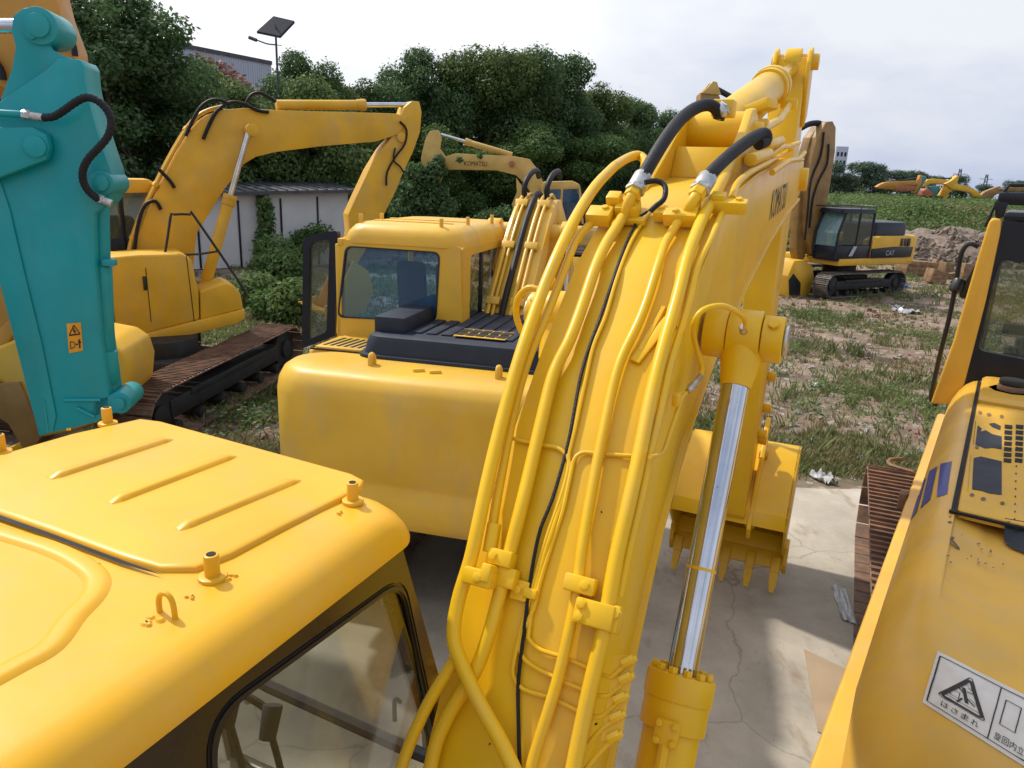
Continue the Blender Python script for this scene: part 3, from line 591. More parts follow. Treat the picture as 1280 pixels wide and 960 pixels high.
mb=MB(); mb.loft([rrect(-3.12+i,-.80-i,5.36,7.8,.06,z) for i,z in ((0,1.2),(0,2.22),(.02,2.27),(.06,2.29))]); house=mb.out('engine_house',Y2,m2)
mb=MB(); mb.box((-1.96,6.6,1.12),(2.3,3.0,.18),bev=.04); mb.out('deck',DARKM,m2)
mb=MB(); mb.box((-1.96,5.345,2.297),(2.2,.014,.012),bev=0); mb.out('panel_gap',HOLE,cw2)
# slotted vent in front of the cab-side corner
mb=MB(); mb.box((-2.80,5.62,2.300),(.50,.44,.016),bev=.004); vp=mb.out('vent_panel',Y2,house)
mb=MB()
for k in range(7): mb.box((-2.98+.062*k,5.62,2.3085),(.032,.32,.003),bev=0,M=Matrix.Rotation(-.12,4,'Z'))
mb.out('vent_slots',HOLE,vp)
mb=MB(); mb.loft([rrect(-2.56+i,-1.02-i,5.22+i,6.72-i,.13,z) for i,z in ((-.03,2.295),(-.03,2.33),(0,2.335),(.015,2.42),(.035,2.47),(.07,2.49))]); hd=mb.out('engine_cover',HOODD,m2)
mb=MB()
for k in range(11): mb.box((-2.40+.125*k,5.98,2.496),(.085,1.15,.016),bev=.006)
mb.out('cover_rib',HOODD,hd)
mb=MB(); mb.box((-2.36,6.0,2.545),(.26,1.3,.14),bev=.015); mb.out('intake_box',HOODD,hd)
mb=MB(); mb.box((-1.62,5.52,2.508),(.42,.30,.006),bev=.001); gr=mb.out('cover_grille',Y2,hd)
mb=MB()
for i in range(5):
    for j in range(2): mb.box((-1.79+.085*i,5.455+.13*j,2.513),(.072,.11,.004),bev=0,M=Matrix.Rotation(-.1,4,'Z'))
mb.out('grille_openings',HOLE,gr)
# cab
S0=5.98
mb=MB(); TL=-.06
def cabring(z,i=0,r=.1): 
    f=(z-2.3)*.07; return rrect(-3.16+f+i,-1.96-f*.35+i*-1,S0+i,S0+1.62-i,r,z,6)
mb.loft([cabring(z,i,.16) for z,i in ((3.12,.0),(3.16,0),(3.22,.02),(3.27,.06),(3.295,.12),(3.30,.2))]); c2=mb.out('cab',Y2,m2,ang=50)
mb=MB(); mb.box((-2.55,S0+.35,3.30),(.75,.05,.02),bev=.008); mb.box((-2.55,S0+.7,3.30),(.75,.05,.02),bev=.008); mb.out('roof_rib',Y2,c2)
for x,s in ((-2.98,.18),(-2.90,.45),(-2.2,.12),(-2.10,.55),(-2.06,1.2)):
    mb=MB(); mb.cyl((x,S0+s,3.26),(x,S0+s,3.36),.018,n=12); mb.out('antenna_stub',Y2,c2)
# rear wall ring (in the x-z plane)
def ringxz(outer,inner,y,th,name,m,par):
    t=bmesh.new(); n=len(outer)
    A=[t.verts.new((p[0],y,p[1])) for p in outer];B=[t.verts.new((p[0],y,p[1])) for p in inner];C=[t.verts.new((p[0],y+th,p[1])) for p in outer];D=[t.verts.new((p[0],y+th,p[1])) for p in inner]
    for i in range(n):
        j=(i+1)%n
        for q in ((A[i],A[j],B[j],B[i]),(C[i],D[i],D[j],C[j]),(B[i],B[j],D[j],D[i]),(A[i],C[i],C[j],A[j])): t.faces.new(q)
    bmesh.ops.recalc_face_normals(t,faces=t.faces); mb=MB(); mb._in(t); return mb.out(name,m,par)
wo=[(-3.165,2.27),(-3.10,3.14),(-1.985,3.14),(-1.955,2.27)]; wi=F2.xz([(421,397),(431,307),(550,315),(545,403)],S0)
ro=poly_round(wo,.05); ri=poly_round(wi,.07); ringxz(ro,ri,S0+.01,.06,'rear_wall',Y2,c2)
cg=(sum(p[0] for p in ri)/len(ri),sum(p[1] for p in ri)/len(ri)); rs=[(cg[0]+(a-cg[0])*.97,cg[1]+(b-cg[1])*.96) for a,b in ri]
ringxz(ri,rs,S0+.004,.03,'window_seal',BLK,c2)
mb=MB(); mb.ext(rs,S0+.02,S0+.026,bev=0,axis='y'); mb.out('rear_window',GL2,c2,smooth=False)
so=[(S0+.02,2.27),(S0+.02,3.13),(S0+1.60,3.13),(S0+1.62,2.27)]
ring_panel(poly_round(so,.03),poly_round([(S0+.24,2.0),(S0+.24,3.05),(S0+1.50,3.05),(S0+1.52,2.0)],.06),-1.965,.05,'right_side_wall',Y2,c2)
mb=MB(); mb.box((-1.985,S0+.62,2.6),(.03,.05,.9),bev=.004); mb.out('window_post',BLK,c2)
mb=MB(); mb.ext([(S0+.2,2.0),(S0+.2,3.07),(S0+1.52,3.07),(S0+1.54,2.0)],-1.992,-1.987,bev=0); mb.out('side_window',GL1,c2,smooth=False)
mb=MB()
for x in (-3.08,-2.0): mb.tube([(x,S0+1.58,3.15),(x,S0+1.62,2.0)],.03,n=8)
mb.box((-2.55,S0+1.6,3.12),(1.1,.05,.07),bev=.01); mb.box((-3.1,S0+.8,3.12),(.05,1.6,.06),bev=.01); mb.box((-3.13,S0+.05,2.6),(.05,.08,1.0),bev=.01)
mb.out('front_frame',Y2,c2)
for x,w,z in ((-2.72,.30,2.62),(-2.30,.34,2.62)):
    mb=MB(); mb.box((x,S0+.75,z-.02),(w,.10,.62),bev=.06,M=Matrix.Rotation(.12,4,'X')); mb.out('seat_back',SEAT,c2)
mb=MB(); mb.box((-2.3,S0+.72,3.0),(.22,.09,.16),bev=.03); mb.box((-2.35,S0+.95,2.35),(.5,.5,.12),bev=.04); mb.out('headrest',SEAT,c2)
mb=MB(); mb.box((-2.55,S0+.8,2.0),(1.1,1.5,.06),bev=.01); mb.out('floor_mat',SEAT,c2)
# open door at the left
do=F2.xz([(377,436),(379,300),(386,294),(422,288),(419,420)],6.35); di=F2.xz([(385,425),(387,309),(391,303),(412,299),(408,415)],6.35)
ringxz(poly_round(do,.04),poly_round(di,.04),6.35,.06,'cab_door',NAVY,c2)
mb=MB(); mb.ext(di,6.375,6.38,bev=0,axis='y'); mb.out('door_window',GL4,c2,smooth=False)
# boom
b2t=F2.sz([(627,412),(634,380),(643,345),(652,310),(661,278),(668,258),(673,249)],-1.72)
a=b2t[-1]; b2t+=[(a[0]+.18,a[1]+.0),(a[0]+.6,a[1]-.25),(a[0]+2.0,a[1]-1.5)]
b2b=offs(b2t,-.24)[::-1]+[(b2t[0][0]+.2,1.3),(b2t[0][0]-.1,1.3)]
mb=MB(); mb.ext(b2t+b2b,-1.93,-1.51,bev=.01); bo2=mb.out('boom',Y2,m2)
o2=offs(b2t,.03)
for x,r in ((-1.88,.02),(-1.83,.016),(-1.66,.02),(-1.60,.016)):
    mb=MB(); mb.tube([(x,s,z) for s,z in o2],r,n=8); mb.out('hydraulic_pipe',Y2,bo2)
mb=MB(); mb.tube([(-1.74,s,z) for s,z in offs(b2t,.04)],.03,n=8); mb.out('black_hose',RUB,bo2)
for k in (1,3,5):
    s,z=o2[k]; mb=MB(); mb.box((-1.85,s,z),(.13,.08,.05),bev=.008,M=Matrix.Rotation(.9,4,'X')); mb.out('pipe_clamp',Y2,bo2); mb=MB(); mb.box((-1.62,s,z),(.13,.08,.05),bev=.008,M=Matrix.Rotation(.9,4,'X')); mb.out('pipe_clamp',Y2,bo2)
for x in (-1.86,-1.62):
    p=Vector((x,*o2[6])); mb=MB(); mb.tube([p+Vector((0,-.02,-.05)),p+Vector((0,-.05,.10)),p+Vector((.02,.1,.22)),p+Vector((.03,.35,.26)),p+Vector((0,.6,.2))],.03,n=8); mb.out('black_hose',RUB,bo2)
s,z=b2t[4]; s+=.14; z-=.10
mb=MB(); mb.cyl((-2.24,s,z),(-1.20,s,z),.085,n=24); mb.cyl((-1.40,s,z),(-1.27,s,z),.12,n=24); mb.cyl((-2.17,s,z),(-2.04,s,z),.12,n=24); mb.out('cylinder_boss',Y2,bo2)
for x in (-1.335,-2.105): cylinder(m2,(x,s-.1,1.2),(x,s,z),.08,.5,m=Y2,bolts=False)
mb=MB(); s3=a[0]+2.4; mb.ext([(s3,a[1]-.8),(s3+.35,a[1]-1.0),(s3+.3,.5),(s3,.3),(s3-.2,.5),(s3-.15,a[1]-1.3)],-1.87,-1.57,bev=.01); mb.out('stick',Y2,m2)
track(m2,-3.1,-2.55,(5.6,.42),(8.6,.42),.38,m=RUST); track(m2,-1.35,-.8,(5.6,.42),(8.6,.42),.38,m=RUST)
mb=MB(); mb.cyl((-1.95,6.9,.5),(-1.95,6.9,1.05),.55,n=28); mb.box((-1.95,6.9,.5),(1.6,1.2,.3),bev=.05); mb.out('slew_ring',DARKM,m2)
# ================================================================== LEFT EXCAVATOR, seen from its right side
F3=Fr(-5.8,13,60)
m3=thing('excavator','orange yellow excavator seen from its side with arched boom, behind the teal arm','excavator',F3,(.2,0,0))
S=lambda pts,L: F3.sz(pts,L)
hp=S([(70,440),(72,335),(78,326),(175,318),(229,317),(240,325),(244,345),(249,367),(250,400),(146,427)],1.2)
mb=MB(); mb.ext(hp,.35,1.2,bev=.05,seg=3); h3=mb.out('engine_house',Y3,m3)
mb=MB(); mb.ext(S([(250,364),(283,353),(294,358),(301,368),(304,386),(251,400)],1.2),.45,1.2,bev=.03,seg=3); mb.out('toolbox',Y3,m3)
mb=MB(); mb.ext(S([(60,448),(147,426),(306,386),(307,398),(295,405),(150,441),(60,462)],1.22),-1.2,1.24,bev=.03); mb.out('deck',Y3,m3)
for l in ([(182,335),(189,402)],[(139,345),(145,427)],[(233,320),(243,402)]):
    mb=MB(); q=S(l,1.203); mb.tube([(1.203,*p) for p in q],.006,n=5); mb.out('door_gap',HOLE,h3)
mb=MB(); mb.box((1.21,*S([(181,354)],1.21)[0]),(.02,.05,.22),bev=.005); mb.out('door_handle',BLK,h3)
mb=MB(); mb.tube([F3.lat(x,y,.9) for x,y in ((172,324),(200,323),(206,319),(213,272),(217,268),(238,268),(244,272),(304,360),(306,368),(305,378))],.022,n=8,smooth=2); mb.tube([F3.lat(x,y,.9) for x,y in ((218,318),(245,318),(273,314))],.018,n=8); mb.out('handrail',BLK,m3)
bp=S([(166,322),(171,300),(182,270),(200,233),(222,191),(239,163),(250,150),(262,142),(280,137),(305,135),(352,138),(440,140),(495,142),(508,146),(508,154),(498,168),(470,177),(400,183),(345,190),(320,196),(305,205),(297,216),(281,236),(262,266),(246,292),(240,350),(180,345)],.2)
mb=MB(); mb.ext(bp,-.2,.2,bev=.012); b3=mb.out('boom',Y3,m3)
edge=bp[:9]
for x,h in ((-.15,.06),(-.05,.05),(.06,.05),(.16,.06)):
    mb=MB(); mb.tube([(x,s,z) for s,z in offs(edge,h)],.026,n=8); mb.out('hydraulic_pipe',Y3,b3)
for k in (1,3,5):
    s,z=offs(edge,.06)[k]; mb=MB(); mb.box((0,s,z),(.42,.07,.07),bev=.008,M=Matrix.Rotation(1.0,4,'X')); mb.out('pipe_clamp',Y3,b3)
for px in ([(232,170),(240,152),(250,135),(262,126),(275,125),(288,131)],[(254,174),(262,155),(272,138),(288,128),(305,130),(322,138),(336,140)],[(308,128),(314,119),(324,116),(335,121),(345,127)],[(168,322),(170,295),(176,268),(184,254),(195,252),(201,262)],[(195,208),(205,218),(214,228),(218,235)]):
    mb=MB(); mb.tube([F3.lat(x,y,.24) for x,y in px],.030,n=8); mb.out('hydraulic_hose',RUB,b3)
cylinder(m3,F3.lat(345,131,0),F3.lat(514,131,0),.085,.64,m=Y3,bolts=False)
cylinder(m3,F3.lat(252,372,.42),F3.lat(311,163,.42),.095,.62,rr=.05,m=Y3,bolts=False)
mb=MB(); p=F3.lat(311,163,.2); mb.cyl(p-Vector((.02,0,0)),p+Vector((.32,0,0)),.10,n=20); mb.out('cylinder_boss',Y3,b3)
ap=S([(498,160),(506,134),(516,126),(525,127),(528,140),(526,165),(517,190),(505,215),(495,240),(484,262),(470,290),(448,330),(430,330),(438,290),(436,268),(446,246),(462,212),(478,186),(488,175)],.2)
mb=MB(); mb.ext(ap,-.17,.17,bev=.012); a3=mb.out('stick',Y3,m3)
mb=MB(); mb.tube([F3.lat(x,y,.22) for x,y in ((500,152),(508,162),(506,180),(495,195),(484,215),(483,232)) ],.022,n=6); mb.tube([F3.lat(x,y,.22) for x,y in ((494,185),(492,200),(500,208),(505,216))],.018,n=6); mb.out('hydraulic_hose',RUB,a3)
mb=MB(); mb.cyl((-.22,*S([(497,172)],0)[0]),(.22,*S([(497,172)],0)[0]),.09,n=20); mb.out('boom_pin',Y3,a3)
bucket(m3,[(ap[11][0]-.2,ap[11][1]+.1),(ap[11][0]+.1,ap[11][1]-.1),(ap[11][0]+.2,ap[11][1]-.5),(ap[11][0],ap[11][1]-.9),(ap[11][0]-.4,ap[11][1]-1.0),(ap[11][0]-.7,ap[11][1]-.9)],-.5,.5,Y3,5)
# cab beyond the boom
cp=S([(108,322),(112,240),(120,228),(186,226),(196,236),(200,322)],-.25); z0=cp[1][1]
mb=MB(); mb.ext(S([(108,242),(114,228),(125,223),(186,224),(196,232),(196,241)],-.25),-1.2,-.22,bev=.03); c3=mb.out('cab_roof',Y3,m3)
mb=MB()
for q in ([(112,240),(110,320)],[(150,240),(158,320)],[(194,240),(192,320)]):
    for x in (-.26,-1.16): mb.tube([(x,*p) for p in S(q,x if x>-.5 else -.26)],.035,n=6)
mb.out('cab_frame',NAVY,c3)
lo=S([(109,300),(193,297),(193,325),(109,330)],-.25); mb=MB(); mb.ext(lo,-1.18,-.24,bev=.01); mb.out('cab_lower_wall',NAVY,c3)
mb=MB(); mb.ext(S([(112,242),(194,240),(192,300),(110,302)],-.25),-.262,-.256,bev=0); mb.out('cab_window',GL4,c3,smooth=False)
mb=MB(); mb.box((-.7,*S([(150,295)],-.7)[0]),(.5,.5,.7),bev=.08); mb.out('seat',SEAT,c3)
# crawler under it, its own heading and slope
FT=Fr(-4.7,9.5,10.5); dz=.20/4.07
Mx=Matrix.Identity(4)
def toF3(x,y,z): return F3.loc(FT.wld((x,y,z)))
o_=toF3(0,0,0); ex=toF3(1,0,0)-o_; ey=toF3(0,1,0)-o_; X3=Matrix(((ex.x,ey.x,0,o_.x),(ex.y,ey.y,0,o_.y),(0,0,1,o_.z),(0,0,0,1)))
track(m3,-.62,0,(.1,.38),(3.7,.56),.39,m=RUST,xf=X3,frame_m=DARKM)
track(m3,-2.75,-2.13,(.1,.38),(3.7,.56),.39,m=RUST,xf=X3,frame_m=DARKM)
mb=MB(); mb.M=X3; mb.box((-1.37,1.9,.62),(1.6,1.3,.35),bev=.05); mb.cyl((-1.37,1.9,.7),(-1.37,1.9,1.05),.55,n=28); mb.out('slew_ring',DARKM,m3)
# ================================================================== TEAL EXCAVATOR ARM at the left edge
Ft=Fr(-4,6.5,80)
mt=thing('excavator','teal excavator whose tall arm with hose and orange sticker hangs at the left edge','excavator',Ft,(0,-2.8,0))
T=lambda pts,L: Ft.sz(pts,L)
mp=T([(-40,150),(-12,135),(60,85),(72,72),(100,74),(105,82),(107,105),(112,130),(120,160),(130,190),(138,212),(141,230),(137,246),(129,258),(118,268),(119,330),(127,430),(137,498),(140,515),(120,528),(62,542),(48,545),(40,512),(18,425),(-10,318),(-40,250)],.2)
mb=MB(); mb.ext(mp,-.16,.2,bev=.014); st=mb.out('stick',TEAL,mt)
mb=MB(); mb.ext(T([(-60,238),(0,226),(12,262),(30,340),(52,430),(70,520),(66,540),(50,545),(40,512),(18,425),(-10,318),(-60,250)],.215),.2,.215,bev=.005); mb.out('web_plate',TEAL,st)
for L0 in (.13,-.13):
    mb=MB(); mb.ext(T([(-6,150),(4,120),(16,88),(21,60),(16,38),(18,20),(30,11),(46,9),(58,14),(66,26),(65,42),(60,52),(66,62),(80,70),(104,78),(60,110),(30,150)],L0),L0-.03,L0+.03,bev=.014); mb.out('lug_plate',TEAL,st)
mb=MB(); p=Ft.lat(50,33,.16); mb.cyl(p-Vector((.36,0,0)),p+Vector((.03,0,0)),.14,n=28); mb.cyl(p,p+Vector((.06,0,0)),.09,n=24); mb.out('lug_pin',TEAL,st)
mb=MB(); p=Ft.lat(42,44,.16); mb.bolt(p,(1,0,0),.04,.05); mb.out('pin_bolt',TEAL,st)
p=Ft.lat(46,33,0); cylinder(mt,(0,-1.5,p.z-.1),(0,p.y-.05,p.z),.11,.55,m=TEAL,bolts=False)
mb=MB(); mb.ext(T([(-380,190),(-100,160),(40,158),(58,168),(62,185),(58,200),(0,222),(-100,262),(-380,420)],.3),.205,.30,bev=.02); bt=mb.out('boom',TEAL,mt)
mb=MB(); p=Ft.lat(45,183,.3); mb.cyl(p-Vector((.1,0,0)),p+Vector((.03,0,0)),.085,n=24); mb.out('boom_pin',TEAL,bt)
mb=MB(); mb.ext(T([(-380,190),(-100,160),(40,158),(58,168),(62,185),(58,200),(0,222),(-100,262),(-380,420)],.3),-.30,-.18,bev=.02); mb.out('boom_far_plate',TEAL,bt)
mb=MB(); mb.box((0,-2.3,3.9),(.5,.6,1.0),bev=.05); mb.out('boom_box',TEAL,bt)
mb=MB(); mb.box((0,-2.9,2.0),(.5,.7,3.4),bev=.05); mb.box((-.3,-2.8,.55),(2.4,2.4,.9),bev=.1); mb.out('lower_works',TEAL,mt)
# cylinder along the right edge
def cap(x0,y0,x1,y1,r,name,m=TEAL,L=.05):
    mb=MB(); mb.cyl(Ft.lat(x0,y0,L),Ft.lat(x1,y1,L),r,n=20,bev=.012); return mb.out(name,m,st)
cap(127,250,129,335,.060,'cylinder_barrel'); cap(129,332,133,440,.072,'cylinder_barrel'); cap(133,438,136,478,.092,'cylinder_head'); cap(136,478,139,500,.062,'rod_neck')
mb=MB(); p=Ft.lat(129,229,.2); mb.cyl(p-Vector((.35,0,0)),p+Vector((.05,0,0)),.10,n=24); mb.cyl(p,p+Vector((.09,0,0)),.065,n=20); mb.out('cylinder_pin',TEAL,st)
mb=MB(); p=Ft.lat(150,503,.2); mb.cyl(p-Vector((.36,0,0)),p+Vector((.02,0,0)),.10,n=24); mb.cyl(p,p+Vector((.06,0,0)),.055,n=16); mb.ext(T([(118,498),(150,492),(158,505),(150,515),(112,522)],.2),.1,.2,bev=.01); mb.out('link_pin',TEAL,st)
for a,b in (((96,510),(118,521)),((55,500),(60,540)),((80,500),(126,500))):
    mb=MB(); mb.tube([Ft.lat(*a,.21),Ft.lat(*b,.21)],.016,n=6); mb.out('weld_strip',TEAL,st)
mb=MB(); mb.box(Ft.lat(137,328,.1),(.1,.1,.06),bev=.01); mb.out('port_block',TEAL,st)
hp_=[(50,147),(66,146),(80,138),(94,128),(108,122),(122,126),(134,138),(139,153),(135,170),(124,184),(111,198),(104,212),(104,226),(110,238),(120,247),(127,251)]
def rh(u): return .030+.0022*math.sin(u*260)
mb=MB(); mb.tube([Ft.lat(x,y,.30+.12*math.sin(math.pi*i/15)) for i,(x,y) in enumerate(hp_)],rh,n=12,smooth=9); mb.out('spiral_wrapped_hose',RUB,st)
for a,b in (((28,143),(54,147)),((122,248),(140,255))):
    mb=MB(); mb.cyl(Ft.lat(*a,.30),Ft.lat(*b,.30),.034,n=14); mb.cyl(Ft.lat(*a,.30),Ft.lat(*a,.30).lerp(Ft.lat(*b,.30),.4),.042,n=6); mb.out('hose_fitting',STEEL,st)
mb=MB(); mb.cyl(Ft.lat(-60,138,.3),Ft.lat(30,143,.3),.028,n=12); mb.out('hydraulic_pipe',TEAL,st)
ht=decal_setup([st],Ft,(0,-2.8,0))
q=((83.5,404.5),(101.5,403),(104,438),(86.5,441.5))
wsn=decal_quad(ht,q,'warning_sticker',ORS,st,4,6,.004)
U=[]
tri=[(.5,.07),(.88,.40),(.12,.40)]
for a,b in ((0,1),(1,2),(2,0)): U+=strip(tri[a],tri[b],.05)
U+=strip((.5,.16),(.42,.27),.06)+strip((.42,.27),(.58,.27),.06)+strip((.58,.27),(.5,.36),.06)
U+=strip((.15,.62),(.15,.86),.05)+strip((.15,.62),(.45,.66),.03)+strip((.15,.86),(.45,.82),.03)+strip((.45,.66),(.45,.82),.03)+strip((.5,.74),(.7,.74),.05)+strip((.8,.58),(.8,.9),.10)+strip((.7,.66),(.92,.70),.06)
decal_verts(ht,q,U,'sticker_print',INK,st,.007)
# ================================================================== ORANGE EXCAVATOR behind the teal arm
F5=Fr(-6.6,9.2,82)
m5=thing('excavator','orange excavator mostly hidden behind the teal arm with rounded bucket at lower left','excavator',F5,(0,-2.5,0))
T5=lambda pts,L: F5.sz(pts,L)
mb=MB(); mb.ext(T5([(-300,60),(-80,-90),(55,-90),(66,-20),(76,20),(92,62),(95,85),(70,110),(25,118),(0,108),(-80,150),(-300,300)],.2),-.2,.2,bev=.02); b5=mb.out('boom',OR,m5)
mb=MB(); mb.tube([F5.lat(x,y,.26) for x,y in ((58,25),(72,32),(84,44),(92,58),(94,70))],.035,n=8); mb.tube([F5.lat(x,y,.26) for x,y in ((-20,60),(0,85),(4,100))],.04,n=8); mb.out('hydraulic_hose',RUB,b5)
mb=MB(); mb.ext(T5([(30,90),(75,80),(92,100),(85,250),(60,420),(30,420),(20,250)],.17),-.17,.17,bev=.02); mb.out('stick',OR,m5)
mb=MB(); mb.ext(T5([(-30,350),(-5,345),(8,372),(18,400),(30,432),(15,440),(-5,410),(-30,390)],.3),-.3,.3,bev=.03); mb.ext(T5([(-30,440),(10,400),(22,412),(-20,470)],.33),.22,.33,bev=.02); mb.out('linkage_arm',OR,m5)
bk5=T5([(-30,445),(20,424),(80,418),(135,428),(153,440),(160,462),(158,492),(148,512),(125,528),(90,540),(50,548),(30,500),(0,478),(-30,480)],.45)
mb=MB(); mb.ext(bk5,-.6,.45,bev=.05,seg=3); bb=mb.out('bucket',Y3,m5)
mb=MB(); mb.ext(T5([(-30,480),(0,480),(24,478),(36,505),(50,548),(34,570),(10,530),(-30,505)],.5),-.6,.5,bev=.01); mb.out('side_plate',BRN,bb)
for k in range(4):
    mb=MB(); p=F5.lat(25,558,.4-.28*k); mb.box(p,(.09,.30,.10),bev=.03,M=Matrix.Rotation(.5,4,'X')); mb.out('tooth',Y3,bb)
mb=MB(); mb.box((0,-2.6,1.6),(.6,.6,3.0),bev=.05); mb.box((-.3,-2.6,.55),(2.4,2.6,.9),bev=.1); mb.out('lower_works',OR,m5)
# ================================================================== RIGHT EXCAVATOR with blue stripes
F6=Fr(0,0,33)
m6=thing('excavator','yellow excavator at right edge with blue stripes, white pictogram sticker and black framed cab','excavator',F6,(1.1,5.6,0))
mb=MB(); LZ=[(.06,1.30,.0),(0,1.36,0),(0,1.5,0),(0,1.80,0),(.012,1.92,0),(.035,2.02,0),(.07,2.10,0),(.115,2.165,0),(.16,2.20,0),(.21,2.215,0)]
def o6(i,z):
    x0,x1,y0,y1=-.185+i,2.45-i,2.30+i*1.3,7.25; rr=.62; rf=.04; P=[]
    for cx,cy,r,a0 in ((x1-rf,y1-rf,rf,0),(x0+rf,y1-rf,rf,90),(x0+rr,y0+rr,rr,180),(x1-rr,y0+rr,rr,270)):
        for k in range(11): a=R_(a0+9*k); P.append((cx+r*math.cos(a),cy+r*math.sin(a)))
    return P
def sub6(P,z):
    Q=[]
    for i in range(len(P)):
        a=P[i];b=P[(i+1)%len(P)]; n=6 if i%11==10 else 1
        for k in range(n): x=a[0]+(b[0]-a[0])*k/n; y=a[1]+(b[1]-a[1])*k/n; Q.append((x,y,z-(max(0,3.7-y)**2*.10 if z>1.6 else 0)*min(1,(z-1.6)/.4)))
    return Q
mb.loft([sub6(o6(i,z),z) for i,z,_ in LZ]); body=mb.out('body_shell',Y6,m6,ang=60)
mb=MB(); mb.ext([(2.45,-.30),(9.3,-.30),(9.3,2.6),(2.45,2.6)][::-1],1.10,1.26,bev=.0) if False else mb.box((1.12,6.0,1.20),(2.86,7.0,.20),bev=.03); deck6=mb.out('deck',Y6,m6)
mb=MB(); mb.ext([(-.30,2.62),(-.19,2.42),(-.19,2.9)],1.1,1.30,bev=.01,axis='z'); mb.out('deck_corner',Y6,m6)
mb=MB(); mb.box((-.34,6.6,1.24),(.06,.12,.14),bev=.01); mb.out('step_bracket',RUST,deck6); mb=MB(); mb.tube([(-.33,7.2,1.3),(-.52,7.25,1.3),(-.55,7.4,1.3),(-.45,7.5,1.3)],.018,n=6); mb.out('step_bracket',RUST,deck6)
# top hood plates
mb=MB(); mb.loft([rrect(.035+i,2.2-i,3.98+i,6.30-i,.02,z) for i,z in ((0,2.19),(0,2.228),(.006,2.234))]); hood=mb.out('hood_plate',Y6,m6)
mb=MB(); mb.loft([rrect(.035+i,2.2-i,6.33+i,7.18-i,.03,z) for i,z in ((0,2.19),(0,2.25),(.02,2.27),(.05,2.28))]); hood2=mb.out('tank_cover',Y6,m6)
mb=MB(); mb.box((.018,5.55,2.222),(.022,3.2,.012),bev=0); mb.box((1.1,3.965,2.22),(2.2,.018,.012),bev=0); mb.out('panel_gap',HOLE,m6)
mb=MB(); p=F6.z(1266,483,2.31); mb.cyl(p-Vector((0,0,.04)),p+Vector((0,0,.01)),.10,n=24); mb.cyl(p-Vector((0,0,.05)),p-Vector((0,0,.03)),.16,n=8); capb=mb.out('filler_neck',RUST,hood2)
mb=MB(); mb.cyl(p+Vector((0,0,.01)),p+Vector((0,0,.055)),.095,n=24,bev=.012); mb.out('filler_cap',DARKM,hood2)
h6=decal_setup([body,hood,hood2],F6,(1.1,5.6,0))
for q in (((1176,580),(1190,577),(1184,618),(1171,622)),((1162,589),(1172,583),(1163,625),(1151,636)),((1152,603),(1158,597),(1146,641),(1136,654))): decal_quad(h6,q,'blue_stripe',BLUE,body,4,8,.003)
def decal_poly(hit,px,name,m,par,e=.003):
    P=[hit(x,y,e) for x,y in px]
    if any(p is None for p in P): return
    mb=MB(); mb.face(P); return mb.out(name,m,par,smooth=False)
for q in ([(1222,532),(1227,536),(1226,540),(1232,538),(1240,543),(1252,546),(1252,562),(1240,560),(1232,561),(1219,556)],[(1217,573),(1226,571),(1252,577),(1252,619),(1236,617),(1228,614),(1215,612),(1216,590)],[(1256,648),(1284,653),(1300,660),(1300,700),(1262,684),(1255,676)],[(1236,530),(1243,529),(1251,533),(1250,538),(1240,534)]): decal_poly(h6,q,'anti_slip_patch',PATCH,hood)
mb=MB()
for cx0_ in (1256,1270,1284):
    for j in range(7):
        x=cx0_-j*.2; y=531+j*7.0; q=((x,y),(x+9.5,y+1),(x+9,y+6),(x-.5,y+5)); P=[h6(a,b,.003) for a,b in q]
        if all(P): mb.face(P)
mb.out('vent_slots',HOLE,hood)
mb=MB()
for k in range(16):
    for (xa,ya,xb,yb) in ((1219,527,1216,556),(1213,570,1209,616)):
        x=xa+(xb-xa)*k/16;y=ya+(yb-ya)*k/16; P=[h6(x+a,y+b,.003) for a,b in ((0,0),(.8,0),(.8,1),(0,1))]
        if all(P): mb.face(P)
for k in range(8):
    x=1269.5-.3*k; y=582+k*9.5; P=[h6(x+a,y+b,.003) for a,b in ((0,0),(1.6,0),(1.6,2),(0,2))]
    if all(P): mb.face(P)
mb.out('punched_dots',HOLE,hood)
for x,y,w in ((1225,516,5),(1236,518.5,6),(1252,521,5),(1221,559.5,5),(1215,619,6),(1229,624,7),(1253,629.5,6)):
    decal_poly(h6,[(x-w/2,y),(x-w/4,y-2),(x+w/4,y-1.6),(x+w/2,y+.5),(x+w/4,y+2),(x-w/4,y+2)],'rust_mark',RUST,hood,.004)
for k in range(26):
    x=rng.uniform(1185,1275); y=rng.uniform(645,712); w=rng.uniform(1,3.2); h=rng.uniform(.5,1.4)
    decal_poly(h6,[(x-w,y-h*.5),(x,y-h),(x+w,y+h*.4),(x+w*.3,y+h),(x-w*.7,y+h*.8)],'paint_chip',RUST,body,.004)
decal_poly(h6,[(1187,675),(1189,673),(1199,685),(1200,688),(1197,686)],'paint_chip',RUST,body,.004)
